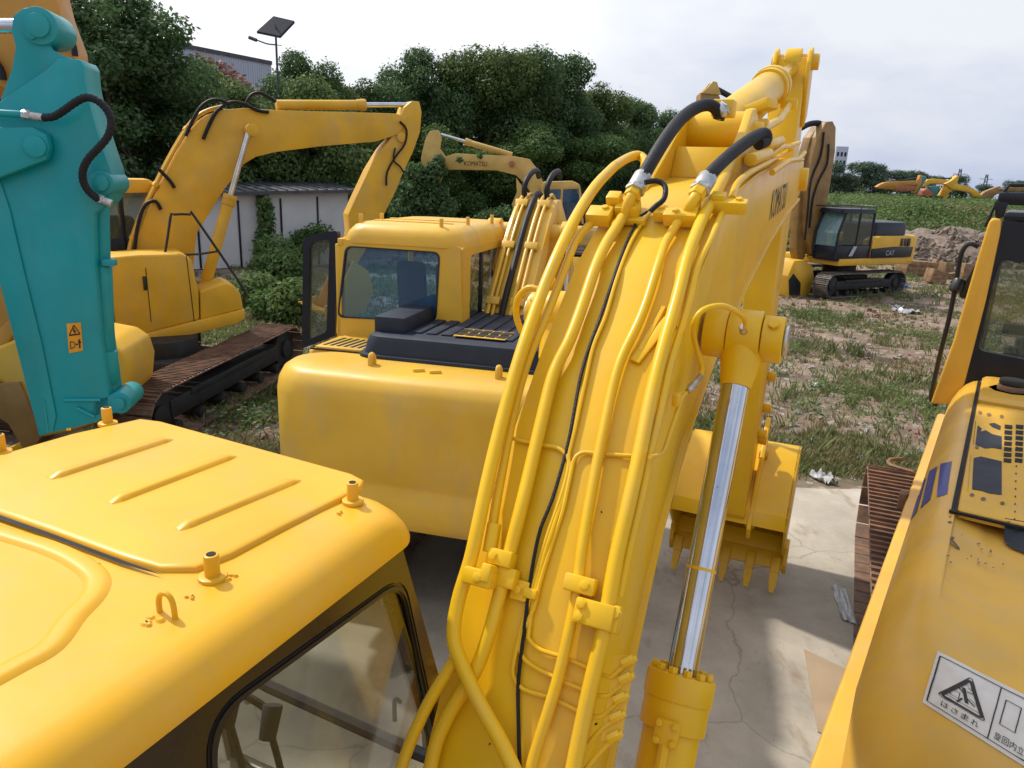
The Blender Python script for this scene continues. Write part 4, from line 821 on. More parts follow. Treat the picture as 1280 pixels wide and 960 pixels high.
# pictogram sticker
q=((1173,814.5),(1330,894),(1303,976),(1152,879)); q=((1172.5,814.5),(1332,896),(1312,978),(1153.5,878.5))
stk=decal_quad(h6,q,'warning_sticker',WHITE,body,28,14,.004)
U=[]
def box_uv(a,b,c,d,w): return strip((a,b),(c,b),w)+strip((c,b),(c,d),w)+strip((c,d),(a,d),w)+strip((a,d),(a,b),w)
U+=box_uv(.03,.07,.97,.93,.012)+strip((.505,.07),(.505,.93),.010)
T0=[(.28,.15),(.46,.72),(.085,.72)]
def rtri(P,r): 
    R=poly_round(P,r,5); return R
for sc,w in ((1.0,.009),(.86,.030)):
    cg=(sum(p[0] for p in T0)/3,sum(p[1] for p in T0)/3); R=rtri([(cg[0]+(a-cg[0])*sc,cg[1]+(b-cg[1])*sc) for a,b in T0],.05*sc)
    for i in range(len(R)): U+=strip(R[i],R[(i+1)%len(R)],w)
U+=box_uv(.17,.50,.235,.60,.007)+strip((.14,.64),(.40,.64),.007)+strip((.25,.38),(.30,.60),.03)+strip((.22,.42),(.29,.50),.014)+strip((.27,.50),(.36,.58),.014)+strip((.28,.42),(.33,.40),.010)+strip((.26,.56),(.23,.66),.016)+strip((.28,.34),(.33,.37),.008)+strip((.24,.33),(.28,.30),.006)+strip((.31,.50),(.38,.55),.006)
for k,ch in enumerate('はさまれ'): U+=text_uv(ch,.13+.078*k,.185+.078*k,.775,.865)
U+=box_uv(.56,.22,.68,.62,.009)
U+=[[(.74,.47),(.82,.38),(.82,.44),(.9,.44),(.9,.5),(.82,.5),(.82,.56)]]
for k,ch in enumerate('旋回内立入禁止'): U+=text_uv(ch,.545+.06*k,.595+.06*k,.76,.88)
decal_verts(h6,q,U,'sticker_print',INK,body,.007)
# cab of the right excavator
SB6=7.22
X6=lambda pts,Y=SB6: F6.xz(pts,Y)
mb=MB(); mb.ext(X6([(1163,505),(1192,425),(1221,325),(1236,277),(1241,272),(1252,274),(1251,290),(1233,375),(1206,480),(1200,505)]),SB6,SB6+.14,bev=.02,axis='y',seg=3); cab6=mb.out('cab_pillar',Y6,m6)
ob=X6([(1204,484),(1233,375),(1254,274),(1420,300),(1400,510)]); ib=X6([(1222,438),(1247,332),(1254,325),(1400,345),(1380,470)])
ringxz(poly_round(ob,.03),poly_round(ib,.06),SB6+.01,.08,'rear_frame',NAVY,cab6)
mb=MB(); mb.ext(ib,SB6+.045,SB6+.051,bev=0,axis='y'); mb.out('rear_window',GL4,cab6,smooth=False)
mb=MB(); xl,zt=X6([(1250,272)])[0]; xb,zb=X6([(1200,490)])[0]
mb.box((xl+.60,SB6+.85,zt+.01),(1.15,1.7,.07),bev=.03); mb.out('cab_roof',NAVY,cab6)
mb=MB(); mb.box((xb+.62,SB6+.85,zb-.35),(1.15,1.7,.9),bev=.02); mb.out('cab_lower_wall',Y6,cab6)
mb=MB()
for x in (xl+.05,xl+1.12): mb.box((x,SB6+1.65,(zt+zb)/2),(.06,.07,zt-zb),bev=.01)
mb.box((xl+.04,SB6+.85,(zt+zb)/2),(.04,.06,zt-zb),bev=.01); mb.out('front_frame',NAVY,cab6)
mb=MB(); mb.box((xl+.55,SB6+.7,zb+.15),(.5,.14,.6),bev=.06); mb.box((xl+.28,SB6+.3,zb+.25),(.12,.1,.3),bev=.02); mb.box((xl+.32,SB6+.25,zb+.55),(.28,.03,.09),bev=.01); mb.out('seat',SEAT,cab6)
mb=MB(); g0=X6([(1247,250)])[0]; mb.box((g0[0]+.6,SB6+.1,g0[1]+.015),(1.2,.10,.10),bev=.02); mb.ext(X6([(1243,252),(1262,250),(1254,272),(1244,274)]),SB6+.05,SB6+.15,bev=.006,axis='y')
mb.tube([(g0[0]+.02,SB6+.1,g0[1]+.05),(g0[0]+.06,SB6+.12,g0[1]+.12),(g0[0]+1.2,SB6+.12,g0[1]+.16)],.016,n=6,smooth=1); mb.tube([(g0[0]-.0,SB6+.1,g0[1]),(g0[0]-.05,SB6+.1,g0[1]-.22)],.010,n=6); mb.out('roof_guard',NAVY,cab6)
mb=MB(); mb.tube([F6.fwd(x,y,8.2) for x,y in ((1172,507),(1164,498),(1167,480),(1176,440),(1186,400),(1194,360),(1199,330),(1203,314),(1209,306),(1216,305),(1223,309))],.022,n=8); mb.cyl(F6.fwd(1194,364,8.18),F6.fwd(1200,350,8.22),.06,n=10); mr=mb.out('mirror_arm',BLK,cab6)
mb=MB(); mb.box(F6.fwd(1213,352,8.2),(.07,.06,.33),bev=.02,M=Matrix.Rotation(.25,4,'Y')); mb.out('mirror',BLK,cab6)
G6=Fr(0,0,24); g0_=F6.loc(G6.wld((0,0,0))); gx=F6.loc(G6.wld((1,0,0)))-g0_; gy=F6.loc(G6.wld((0,1,0)))-g0_
X6M=Matrix(((gx.x,gy.x,0,g0_.x),(gx.y,gy.y,0,g0_.y),(0,0,1,0),(0,0,0,1)))
track(m6,.50,1.10,(4.4,.43),(8.30,.43),.42,m=RUST,xf=X6M,frame_m=GREYM,pitch=.205,gr=(-.25,.25)); track(m6,2.9,3.5,(4.4,.43),(8.30,.43),.42,m=RUST,xf=X6M,frame_m=GREYM,pitch=.205,gr=(-.25,.25))
mb=MB(); mb.M=X6M; mb.box((2.0,6.3,.6),(2.0,1.4,.4),bev=.06); mb.cyl((2.0,6.3,.7),(2.0,6.3,1.12),.6,n=28); mb.out('slew_ring',DARKM,m6)
# ================================================================== BLACK CAB EXCAVATOR beyond the boom
F7=Fr(12.43,28.67,-120)
m7=thing('excavator','yellow excavator with black cab and black rear hood standing on weedy ground','excavator',F7,(0,0,0))
Y7=Y3
mb=MB(); mb.box((0,-.35,1.28),(2.6,4.3,.26),bev=.04); dk=mb.out('deck',Y7,m7)
mb=MB(); mb.cyl((0,0,.6),(0,0,1.15),.6,n=28); mb.box((0,0,.55),(1.6,1.4,.35),bev=.05); mb.out('slew_ring',DARKM,m7)
track(m7,-1.4,-.78,(-1.75,.44),(1.95,.44),.42,m=TRK,pitch=.2); track(m7,.78,1.4,(-1.75,.44),(1.95,.44),.42,m=TRK,pitch=.2)
mb=MB(); mb.loft([rrect(-1.33+i,1.33-i,-2.75+i,-1.9,.35,z) for i,z in ((.05,1.2),(0,1.25),(0,2.1),(.05,2.2),(.12,2.22))]); cw7=mb.out('counterweight',Y7,m7)
mb=MB(); mb.ext([(-1.9,1.42),(.1,1.42),(.1,2.05),(-.3,2.2),(-1.9,2.2)],-1.32,-.9,bev=.03); sp=mb.out('side_house',Y7,m7)
mb=MB(); mb.ext([(-2.3,1.42),(.1,1.42),(.1,1.75),(-1.2,1.82),(-2.35,1.80)],-1.345,-1.30,bev=.01); mb.out('black_panel',NAVY,sp)
mb=MB()
for k in range(3): mb.box((-1.325,-2.05+.22*k,1.98),(.03,.16,.28),bev=.005)
mb.out('side_louvre',BLK,sp)
mb=MB(); mb.box((.5,-.8,1.85),(1.6,2.6,.8),bev=.06); mb.out('engine_house',Y7,m7)
mb=MB(); mb.loft([rrect(-1.1+i,1.1-i,-2.2+i,-.2-i,.2,z) for i,z in ((0,2.18),(0,2.55),(.06,2.68),(.2,2.72))]); mb.out('engine_hood',NAVY,m7)
# cab
mb=MB(); mb.loft([rrect(-1.28+i,-.28-i,.12+i,2.0-i,.12,z) for i,z in ((0,3.0),(0,3.1),(.03,3.15),(.1,3.17))]); c7=mb.out('cab',NAVY,m7)
mb=MB()
for x in (-1.25,-.31):
    mb.tube([(x,1.72,3.05),(x,2.0,2.3),(x,2.02,1.4)],.045,n=8,smooth=1); mb.tube([(x,.16,3.05),(x,.16,1.4)],.05,n=8); mb.tube([(x,.95,3.05),(x,1.0,1.4)],.045,n=8)
mb.out('cab_frame',NAVY,c7)
mb=MB(); mb.box((-.78,1.05,1.6),(1.0,1.9,.55),bev=.04); mb.out('cab_lower_wall',NAVY,c7)
mb=MB(); mb.ext([(1.74,3.0),(2.0,2.3),(2.02,1.85),(2.0,1.85),(1.98,2.3),(1.72,3.0)],-1.2,-.36,bev=0); mb.out('windscreen',GL3,c7,smooth=False)
mb=MB(); mb.ext([(.2,1.9),(.2,3.0),(1.68,3.0),(1.95,2.3),(1.97,1.9)],-1.262,-1.256,bev=0); mb.ext([(.2,1.9),(.2,3.0),(1.68,3.0),(1.95,2.3),(1.97,1.9)],-.30,-.295,bev=0); mb.out('side_window',GL4,c7,smooth=False)
mb=MB(); mb.box((-.8,.75,2.25),(.5,.15,.75),bev=.05); mb.box((-.8,1.0,1.95),(.5,.5,.14),bev=.05); mb.out('seat',SEAT,c7)
mb=MB(); mb.cyl((-.95,1.55,2.85),(-.95,1.60,2.85),.13,n=18); mb.out('round_lamp',LITTER,c7)
mb=MB(); mb.tube([(-1.3,2.05,3.22),(-.2,2.05,3.22),(-.2,.1,3.26),(-1.3,.1,3.26),(-1.3,2.05,3.22)],.02,n=6,smooth=1)
for x,y in ((-1.28,.15),(-1.28,1.0),(-.25,.15),(-.25,1.0)): mb.tube([(x,y,3.1),(x,y,3.25)],.015,n=6)
mb.out('roof_rail',BLK,c7)
P,bb_=text_polys('CAT',1.)
def text_on(P,bb_,x,s0,s1,z0,z1,name,m,par,th=.012):
    mb=MB(); 
    for f in P: mb.face([(x,s0+(a-bb_[0])/(bb_[1]-bb_[0])*(s1-s0),z0+(b-bb_[2])/(bb_[3]-bb_[2])*(z1-z0)) for a,b in f])
    return mb.out(name,m,par,smooth=False)
text_on(P,bb_,-1.352,-.72,-1.22,1.50,1.68,'maker_lettering',LITTER,sp)
mb=MB(); mb.ext([(1.15,1.5),(1.35,1.5),(1.15,1.85),(.95,1.85)],-1.315,-1.305,bev=0); mb.out('decal_stripe',LITTER,c7)
# boom, steeply folded
P7=lambda pts,L: F7.sz(pts,L)
mb=MB(); mb.ext(P7([(1022,320),(1008,318),(1000,290),(1001,240),(1006,200),(1013,172),(1024,153),(1032,152),(1036,160),(1035,190),(1030,225),(1024,262),(1026,300)],.1),-.2,.2,bev=.02); b7=mb.out('boom',BRN,m7)
mb=MB(); mb.ext(P7([(1000,320),(992,330),(988,310),(992,250),(998,200),(1006,172),(1016,158),(1020,165),(1014,200),(1006,260)],.3),.05,.38,bev=.02); s7=mb.out('stick',BRN,m7)
mb=MB(); mb.tube([F7.lat(x,y,.1) for x,y in ((1002,160),(1012,155),(1024,154),(1028,158))],.10,n=8)
for px in ([(1036,180),(1034,205),(1024,225),(1016,250),(1012,285)],[(1030,165),(1026,195),(1014,225),(1010,260),(1006,300)]): mb.tube([F7.lat(x,y,-.25) for x,y in px],.035,n=6)
mb.out('hydraulic_hose',RUB,b7)
mb=MB(); mb.ext(P7([(984,388),(985,345),(993,326),(1006,325),(1016,333),(1018,348),(1012,368),(1003,388),(995,386),(1000,360),(992,345)],-.35),-.35,.7,bev=.03); k7=mb.out('bucket',Y7,m7)
mb=MB(); mb.ext(P7([(986,350),(992,342),(1001,354),(999,382),(987,386)],-.36),-.362,-.345,bev=0); mb.out('bucket_shade_plate',DARKM,k7)  # dark plate on the bucket side, painted shade of its hollow
# ================================================================== TAN EXCAVATOR overgrown with vines
F9=Fr(2.2,32,-90)
m9=thing('excavator','tan excavator with blue windows and lettered boom, its arm overgrown by vines','excavator',F9,(0,0,0))
P9=lambda pts,L=0: F9.sz(pts,L)
mb=MB(); mb.ext(P9([(557,196),(570,192),(640,195),(662,199),(672,212),(684,240),(692,262),(694,300),(664,300),(668,250),(658,232),(645,219),(620,213),(557,212)]),-.2,.2,bev=.02); b9=mb.out('boom',YT,m9)
mb=MB(); mb.ext(P9([(527,262),(527,196),(533,172),(538,164),(548,163),(552,172),(550,186),(557,196),(556,214),(547,236),(540,264)]),-.16,.16,bev=.02); s9=mb.out('stick',YT,m9)
cylinder(m9,F9.lat(640,194,0),F9.lat(551,168,0),.12,.66,m=YT,bolts=False)
mb=MB(); p=F9.lat(640,205,0); mb.cyl(p-Vector((.3,0,0)),p+Vector((.3,0,0)),.12,n=18); mb.out('boom_boss',REDP,b9)
P,bb_=text_polys('KOMATSU',1.)
a=F9.lat(580,207,-.21); b=F9.lat(609,202,-.21)
mb=MB()
for f in P: mb.face([(-.212,a.y+(u-bb_[0])/(bb_[1]-bb_[0])*(b.y-a.y),a.z+(v-bb_[2])/(bb_[3]-bb_[2])*.19) for u,v in f])
mb.out('maker_lettering',INK,b9,smooth=False)
mb=MB(); mb.ext(P9([(645,222),(655,236),(652,262),(644,268),(640,255),(646,240)],-.3),-.45,-.3,bev=.02); mb.out('boom_lug',YT,b9)
cp=P9([(679,285),(674,236),(680,228),(714,227),(723,232),(727,245),(728,285)],.4)
mb=MB(); mb.ext(P9([(675,232),(680,227),(714,226),(722,230),(724,236),(675,237)],.4),-.6,1.0,bev=.04); c9=mb.out('cab',YT,m9)
mb=MB(); mb.ext(P9([(679,300),(680,276),(726,276),(728,300)],.4),-.6,1.0,bev=.03); mb.out('cab_lower_wall',NAVY,c9)
mb=MB()
for px in ([(677,236),(681,278)],[(701,236),(699,278)],[(722,234),(726,278)]):
    for x in (-.58,.95): mb.tube([(x,*p) for p in P9(px,.4)],.05,n=6)
mb.out('cab_frame',YT,c9)
mb=MB(); mb.ext(P9([(678,237),(722,236),(725,277),(682,277)],.4),-.56,-.55,bev=0); mb.out('cab_window',GL2,c9,smooth=False)
mb=MB(); mb.box((.2,-.2,2.6),(1.0,1.2,1.3),bev=.1); mb.out('seat',SEAT,c9)
mb=MB(); mb.box((.2,-1.0,1.5),(2.4,4,.7),bev=.1); mb.out('deck',YT,m9)
track(m9,-1.1,-.5,(-2.4,.42),(1.0,.42),.4,m=RUST,pitch=.3)
track(m9,.9,1.5,(-2.4,.42),(1.0,.42),.4,m=RUST,pitch=.3)
# ================================================================== partly hidden excavator arm behind the main bracket
FA=Fr(6.5,20,-90)
ma=thing('excavator','brown excavator hidden behind the main boom, only its bracket and rod poking up','excavator',FA,(0,0,0))
PA=lambda pts,L=0: FA.sz(pts,L)
mb=MB(); mb.ext(PA([(868,160),(872,132),(873,118),(893,118),(897,122),(899,150),(905,300),(905,400),(880,400),(878,300)]),-.25,.25,bev=.03); sa=mb.out('stick',BRN,ma)
mb=MB(); mb.ext(PA([(873,118),(882,110),(888,103),(893,104),(898,120),(893,120)]),-.28,-.18,bev=.02); mb.out('lug_plate',YT,sa); mb=MB(); mb.ext(PA([(873,118),(882,110),(888,103),(893,104),(898,120),(893,120)]),.1,.2,bev=.02); mb.out('lug_plate',YT,sa)
mb=MB(); mb.cyl(FA.lat(897,112,0),FA.lat(930,130,0),.07,n=16); mb.out('piston_rod',DARKM,sa)
FB=lambda x,y,z: FA.loc(Vector((x,y,z)))
q=FA.lat(892,400,0); mb=MB(); mb.box((0,q.y,.35),(1.0,.5,.7),bev=.1); mb.out('bucket',BRN,ma)
c=FB(4.3,22.6,1.25); mb=MB(); mb.box(tuple(c),(3.6,2.5,.3),bev=.05); mb.out('deck',BRN,ma)
c=FB(4.3,23.4,1.8); mb=MB(); mb.box(tuple(c),(1.8,2.4,.9),bev=.15); mb.out('engine_house',BRN,ma)
c=FB(3.7,21.8,2.1); mb=MB(); mb.box(tuple(c),(1.5,1.0,1.5),bev=.10); mb.out('cab',NAVY,ma)
a_=FB(4.9,22.0,1.6); b_=FA.lat(889,186,0); mb=MB(); mb.tube([a_,a_.lerp(b_,.5)+Vector((0,0,.4)),b_],.22,n=8); mb.out('boom',BRN,ma)
for xx in (3.4,5.2):
    c=FB(xx,22.6,.5); track(ma,0,.55,(-1.6,.42),(1.6,.42),.4,m=TRK,pitch=.3,xf=Matrix.Translation((c.x,c.y,0))@Matrix.Rotation(math.pi/2,4,'Z'))
# ================================================================== distant excavators across the weeds
def far(label,Y,parts,x0):
    F=Fr(at(x0,230,Y).x,Y,-90); o=thing('excavator',label,'excavator',F,(0,0,0),'excavators parked far off beyond the weeds')
    for name,m,pts,th in parts:
        mb=MB(); px=[(1080+a/6.4,200+b/6.4) for a,b in pts]; Q=F.sz(px,0); mb.ext(Q,-th/2,th/2,bev=.05); mb.out(name,m,o)
    mb=MB(); mb.box((0,-1.5,1.6),(2.4,4,.7),bev=.1); mb.out('deck',parts[0][1],o)
    mb=MB(); mb.box((-.9,-1.5,.5),(.6,4,.95),bev=.3); mb.box((.9,-1.5,.5),(.6,4,.95),bev=.3); mb.out('track',DARKM,o)
TEALF=mat('hazed_teal_paint',(.06,.26,.28),.6)  # distance haze put into the colour; the far machines take dulled paints
far('distant excavator with orange boom, red flank and teal arm beyond the weeds',74,[('boom',OR,[(90,215),(120,195),(155,180),(220,172),(420,165),(432,175),(425,200),(300,205),(230,235),(110,228)],.6),('boom_side_plate',REDP,[(232,235),(240,208),(300,203),(392,208),(402,240),(330,252),(250,250)],.7),('stick',TEALF,[(448,132),(490,126),(497,150),(440,240),(420,276),(402,272),(455,190)],.4),('arm_plate',OR,[(425,165),(440,120),(458,122),(452,190),(400,270),(385,262)],.5),('cylinder_barrel',DARKM,[(200,168),(330,155),(420,138),(422,147),(330,166),(205,176)],.3)],1110)
far('distant excavator with yellow arched boom, red and teal cab beyond the weeds',80,[('boom',Y3,[(462,205),(470,180),(500,155),(560,150),(690,162),(700,178),(650,200),(560,188),(520,192),(480,215)],.6),('stick',Y3,[(690,170),(718,128),(742,122),(748,150),(735,190),(700,238),(665,268),(650,325),(602,320),(590,290),(620,240),(655,190)],.5),('rear_house',REDP,[(440,240),(470,225),(505,255),(520,275),(500,292),(435,280)],2.0),('cab',TEALF,[(510,215),(560,210),(575,240),(560,285),(525,285)],1.2),('deck_side',NAVY,[(500,285),(590,290),(595,318),(520,305)],2.2),('cylinder_barrel',DARKM,[(600,145),(700,140),(702,150),(602,156)],.3)],1165)
far('distant excavator with bright golden boom sloping down to the right beyond the weeds',78,[('boom',Y3,[(690,232),(700,205),(730,190),(800,205),(860,225),(905,255),(930,285),(920,296),(862,290),(840,262),(770,246),(710,238)],.6),('stick',Y3,[(640,190),(690,165),(740,125),(750,132),(735,200),(700,240),(690,232)],.5)],1190)
far('distant brown excavator with low arm beyond the weeds, left of the black roof guard',82,[('boom',BRN,[(915,296),(935,270),(960,252),(1010,232),(1075,208),(1088,225),(1080,245),(1040,285),(960,306)],.6),('stick',OR,[(915,296),(960,252),(965,262),(930,304)],.5)],1235)
far('distant pale brown excavator boom above the black roof guard at right edge',70,[('boom',BRN,[(1090,232),(1140,218),(1200,212),(1330,205),(1340,245),(1200,250),(1105,248)],.6),('stick',DARKM,[(1080,222),(1140,215),(1330,200),(1330,206),(1140,222)],.3)],1265)
# ================================================================== SETTING
def hmap(x,y):   # terrain height
    h=0.
    u=max(0,min(1,(y-44)/16)); sx=max(0,min(1,(x-6-(y-44)*.15)/8)); h+=2.5*u*u*(3-2*u)*sx
    h+=.05*noise.noise(Vector((x*.35,y*.35,0)))*(1 if y>10.2 else 0)
    return h-(.03 if y>9.2 or x<-4.5 else 0)
def grid(xs,ys,f):
    V=np.array([(x,y,f(x,y)) for y in ys for x in xs]); nx=len(xs); ny=len(ys)
    Fc=[(j*nx+i,j*nx+i+1,(j+1)*nx+i+1,(j+1)*nx+i) for j in range(ny-1) for i in range(nx-1)]
    me=bpy.data.meshes.new('g'); me.from_pydata(V.tolist(),[],Fc); me.polygons.foreach_set('use_smooth',[True]*len(Fc)); return me
def arrange(*seg):
    o=[]
    for a,b,n in seg: o+=list(np.linspace(a,b,n,endpoint=False))
    return o+[seg[-1][1]]
me=grid(arrange((-900,-80,6),(-80,-14,22),(-14,26,90),(26,110,60),(110,1200,8)),arrange((-40,4,8),(4,44,90),(44,64,40),(64,130,30),(130,1800,8)),hmap)
def groundmat():
    m=bpy.data.materials.new('weedy_dirt'); m.use_nodes=True; n=m.node_tree.nodes; l=m.node_tree.links; b=n['Principled BSDF']; b.inputs['Roughness'].default_value=.95
    tc=n.new('ShaderNodeTexCoord')
    def nz(sc,det=8,ro=.6): q=n.new('ShaderNodeTexNoise'); q.inputs['Scale'].default_value=sc; q.inputs['Detail'].default_value=det; q.inputs['Roughness'].default_value=ro; l.new(tc.outputs['Object'],q.inputs['Vector']); return q
    a=nz(.9,10); r=n.new('ShaderNodeValToRGB'); e=r.color_ramp.elements; e[0].position=.3; e[0].color=(.11,.075,.05,1); e[1].position=.7; e[1].color=(.33,.245,.175,1); x=r.color_ramp.elements.new(.5); x.color=(.21,.15,.105,1); l.new(a.outputs[0],r.inputs[0])
    g=nz(.33,9,.7); gr=n.new('ShaderNodeValToRGB'); gr.color_ramp.elements[0].position=.53; gr.color_ramp.elements[1].position=.64; l.new(g.outputs[0],gr.inputs[0])
    mx=n.new('ShaderNodeMix'); mx.data_type='RGBA'; l.new(gr.outputs[0],mx.inputs[0]); l.new(r.outputs[0],mx.inputs[6]); mx.inputs[7].default_value=(.12,.13,.06,1)
    v=n.new('ShaderNodeTexVoronoi'); v.inputs['Scale'].default_value=11; l.new(tc.outputs['Object'],v.inputs['Vector']); vr=n.new('ShaderNodeValToRGB'); vr.color_ramp.elements[0].position=.78; vr.color_ramp.elements[1].position=.82
    sp=n.new('ShaderNodeSeparateColor'); l.new(v.outputs['Color'],sp.inputs[0]); l.new(sp.outputs[0],vr.inputs[0])
    m2=n.new('ShaderNodeMix'); m2.data_type='RGBA'; l.new(vr.outputs[0],m2.inputs[0]); l.new(mx.outputs[2],m2.inputs[6]); vc=n.new('ShaderNodeValToRGB'); vc.color_ramp.elements[0].color=(.26,.12,.08,1); vc.color_ramp.elements[1].color=(.36,.33,.29,1); l.new(sp.outputs[1],vc.inputs[0]); l.new(vc.outputs[0],m2.inputs[7])
    l.new(m2.outputs[2],b.inputs['Base Color'])
    bp=n.new('ShaderNodeBump'); bp.inputs['Strength'].default_value=.9; bp.inputs['Distance'].default_value=.05; q=nz(9,10,.75); l.new(q.outputs[0],bp.inputs['Height']); l.new(bp.outputs[0],b.inputs['Normal']); return m
me.materials.append(groundmat()); gr=bpy.data.objects.new('ground',me); COL.objects.link(gr); struct(gr)
def concretemat():
    m=bpy.data.materials.new('stained_concrete'); m.use_nodes=True; n=m.node_tree.nodes; l=m.node_tree.links; b=n['Principled BSDF']; b.inputs['Roughness'].default_value=.85
    tc=n.new('ShaderNodeTexCoord')
    def nz(sc,det=8,ro=.6,st=(1,1,1)): mp=n.new('ShaderNodeMapping'); mp.inputs['Scale'].default_value=st; mp.inputs['Rotation'].default_value=(0,0,.45); l.new(tc.outputs['Object'],mp.inputs[0]); q=n.new('ShaderNodeTexNoise'); q.inputs['Scale'].default_value=sc; q.inputs['Detail'].default_value=det; q.inputs['Roughness'].default_value=ro; l.new(mp.outputs[0],q.inputs['Vector']); return q
    a=nz(.8,10,.65); r=n.new('ShaderNodeValToRGB'); e=r.color_ramp.elements; e[0].position=.3; e[0].color=(.27,.24,.195,1); e[1].position=.68; e[1].color=(.50,.45,.365,1); l.new(a.outputs[0],r.inputs[0])
    s=nz(1.5,9,.65,(1.6,.7,1)); sr=n.new('ShaderNodeValToRGB'); sr.color_ramp.elements[0].position=.56; sr.color_ramp.elements[1].position=.72; l.new(s.outputs[0],sr.inputs[0])
    mm=n.new('ShaderNodeMath'); mm.operation='MULTIPLY'; mm.inputs[1].default_value=.75; l.new(sr.outputs[0],mm.inputs[0])
    mx=n.new('ShaderNodeMix'); mx.data_type='RGBA'; l.new(mm.outputs[0],mx.inputs[0]); l.new(r.outputs[0],mx.inputs[6]); mx.inputs[7].default_value=(.20,.13,.08,1)
    d=nz(14,12,.8); dr=n.new('ShaderNodeValToRGB'); dr.color_ramp.elements[0].position=.60; dr.color_ramp.elements[1].position=.70; l.new(d.outputs[0],dr.inputs[0]); m3_=n.new('ShaderNodeMix'); m3_.data_type='RGBA'; l.new(dr.outputs[0],m3_.inputs[0]); l.new(mx.outputs[2],m3_.inputs[6]); m3_.inputs[7].default_value=(.12,.10,.08,1)
    vo=n.new('ShaderNodeTexVoronoi'); vo.feature='DISTANCE_TO_EDGE'; vo.inputs['Scale'].default_value=.38; wn=n.new('ShaderNodeTexNoise'); wn.inputs['Scale'].default_value=2.2; wn.inputs['Detail'].default_value=9; l.new(tc.outputs['Object'],wn.inputs['Vector']); wm=n.new('ShaderNodeMix'); wm.data_type='RGBA'; wm.blend_type='ADD'; wm.inputs[0].default_value=.35; l.new(tc.outputs['Object'],wm.inputs[6]); l.new(wn.outputs['Color'],wm.inputs[7]); l.new(wm.outputs[2],vo.inputs['Vector'])
    vm=n.new('ShaderNodeMapRange'); vm.inputs[1].default_value=.0; vm.inputs[2].default_value=.004; vm.inputs[3].default_value=.4; vm.inputs[4].default_value=0; l.new(vo.outputs['Distance'],vm.inputs[0])
    m5_=n.new('ShaderNodeMix'); m5_.data_type='RGBA'; l.new(vm.outputs[0],m5_.inputs[0]); l.new(m3_.outputs[2],m5_.inputs[6]); m5_.inputs[7].default_value=(.07,.055,.04,1); l.new(m5_.outputs[2],b.inputs['Base Color'])
    bp=n.new('ShaderNodeBump'); bp.inputs['Strength'].default_value=.5; bp.inputs['Distance'].default_value=.01; q=nz(30,10,.7); l.new(q.outputs[0],bp.inputs['Height']); l.new(bp.outputs[0],b.inputs['Normal']); return m
edge=[]; 
for k in range(60):
    x=-4.4+k*.35; edge.append((x,8.85+.035*math.sin(x*3.1)+.09*noise.noise(Vector((x*1.3,2,0)))))
mb=MB(); t=bmesh.new(); P=[(-4.4,-12)]+[(16.2,-12)]+[(x,y) for x,y in edge[::-1]]
f=t.faces.new([t.verts.new((x,y,.012)) for x,y in P]); bmesh.ops.triangulate(t,faces=[f]); mb._in(t)
cs=mb.out('concrete_pavement',concretemat(),None,smooth=False); struct(cs)
# ---- foliage
def leaves(name,centers,radii,n,size,m,rng_=rng,flat=.8,up=.3,shell=.55,parent=None,link=True):
    C=np.array(centers);Rr=np.array(radii); w=Rr**2; idx=rng_.choice(len(C),n,p=w/w.sum())
    d=rng_.normal(size=(n,3)); d/=np.linalg.norm(d,axis=1)[:,None]; rad=Rr[idx]*(shell+(1-shell)*rng_.random(n)**.7)*(1+.12*rng_.normal(size=n))
    P=C[idx]+d*rad[:,None]*np.array([1,1,flat])
    nr=d+rng_.normal(size=(n,3))*.7; nr[:,2]+=up; nr/=np.linalg.norm(nr,axis=1)[:,None]
    a=np.cross(nr,rng_.normal(size=(n,3))); a/=np.linalg.norm(a,axis=1)[:,None]; b=np.cross(nr,a); s=size*(.6+.8*rng_.random(n))[:,None]
    V=np.stack([P-a*s,P-b*s*.5+nr*s*.1,P+a*s,P+b*s*.5-nr*s*.15],1).reshape(-1,3)
    me=bpy.data.meshes.new(name); me.vertices.add(4*n); me.vertices.foreach_set('co',V.ravel()); me.loops.add(4*n); me.loops.foreach_set('vertex_index',np.arange(4*n)); me.polygons.add(n); me.polygons.foreach_set('loop_start',np.arange(n)*4); me.polygons.foreach_set('loop_total',np.full(n,4)); me.update(); me.validate()
    me.materials.append(m)
    if not link: return me
    o=bpy.data.objects.new(name,me); COL.objects.link(o); o.parent=parent; return o
def tree_meshes(seed,h,rad,m,size,n,blobs=26,trunk_h=.28,shape=1.,full=0.):
    r=np.random.default_rng(seed); c=[];rr=[]
    for k in range(blobs):
        z=h*(trunk_h+(.90-trunk_h)*r.random()); f=math.sin(math.pi*min(1,max(.08,(z/h-trunk_h*.6)/(1.08-trunk_h*.6))))**.7*shape; f=max(f,full*(1.1-z/h)) if z/h<.7 else f
        a=r.random()*6.28; q=rad*f*math.sqrt(r.random())*.85; b=rad*(.22+.2*r.random()); c.append((q*math.cos(a),q*math.sin(a),z)); rr.append(b)
    lf=leaves('crown',c,rr,n,size,m,r,link=False,up=.6)
    mb=MB(); 
    mb.tube([(0,0,-.3),(.05*h*r.normal()*.3,.03*h*r.normal()*.3,h*.35),(.1*r.normal(),.1*r.normal(),h*.8)],lambda u:max(.03,.02*h*(1-u*.85)),n=8)
    for k in range(7):
        t_=c[k*3%len(c)]; z0=h*(.25+.05*k); mb.tube([(0,0,z0),(t_[0]*.5,t_[1]*.5,(z0+t_[2])/2+.2),t_],lambda u:max(.015,.009*h*(1-u*.8)),n=6)
    me=bpy.data.meshes.new('trunk'); mb.b.to_mesh(me); mb.b.free(); me.materials.append(BARK); me.polygons.foreach_set('use_smooth',[True]*len(me.polygons))
    return me,lf
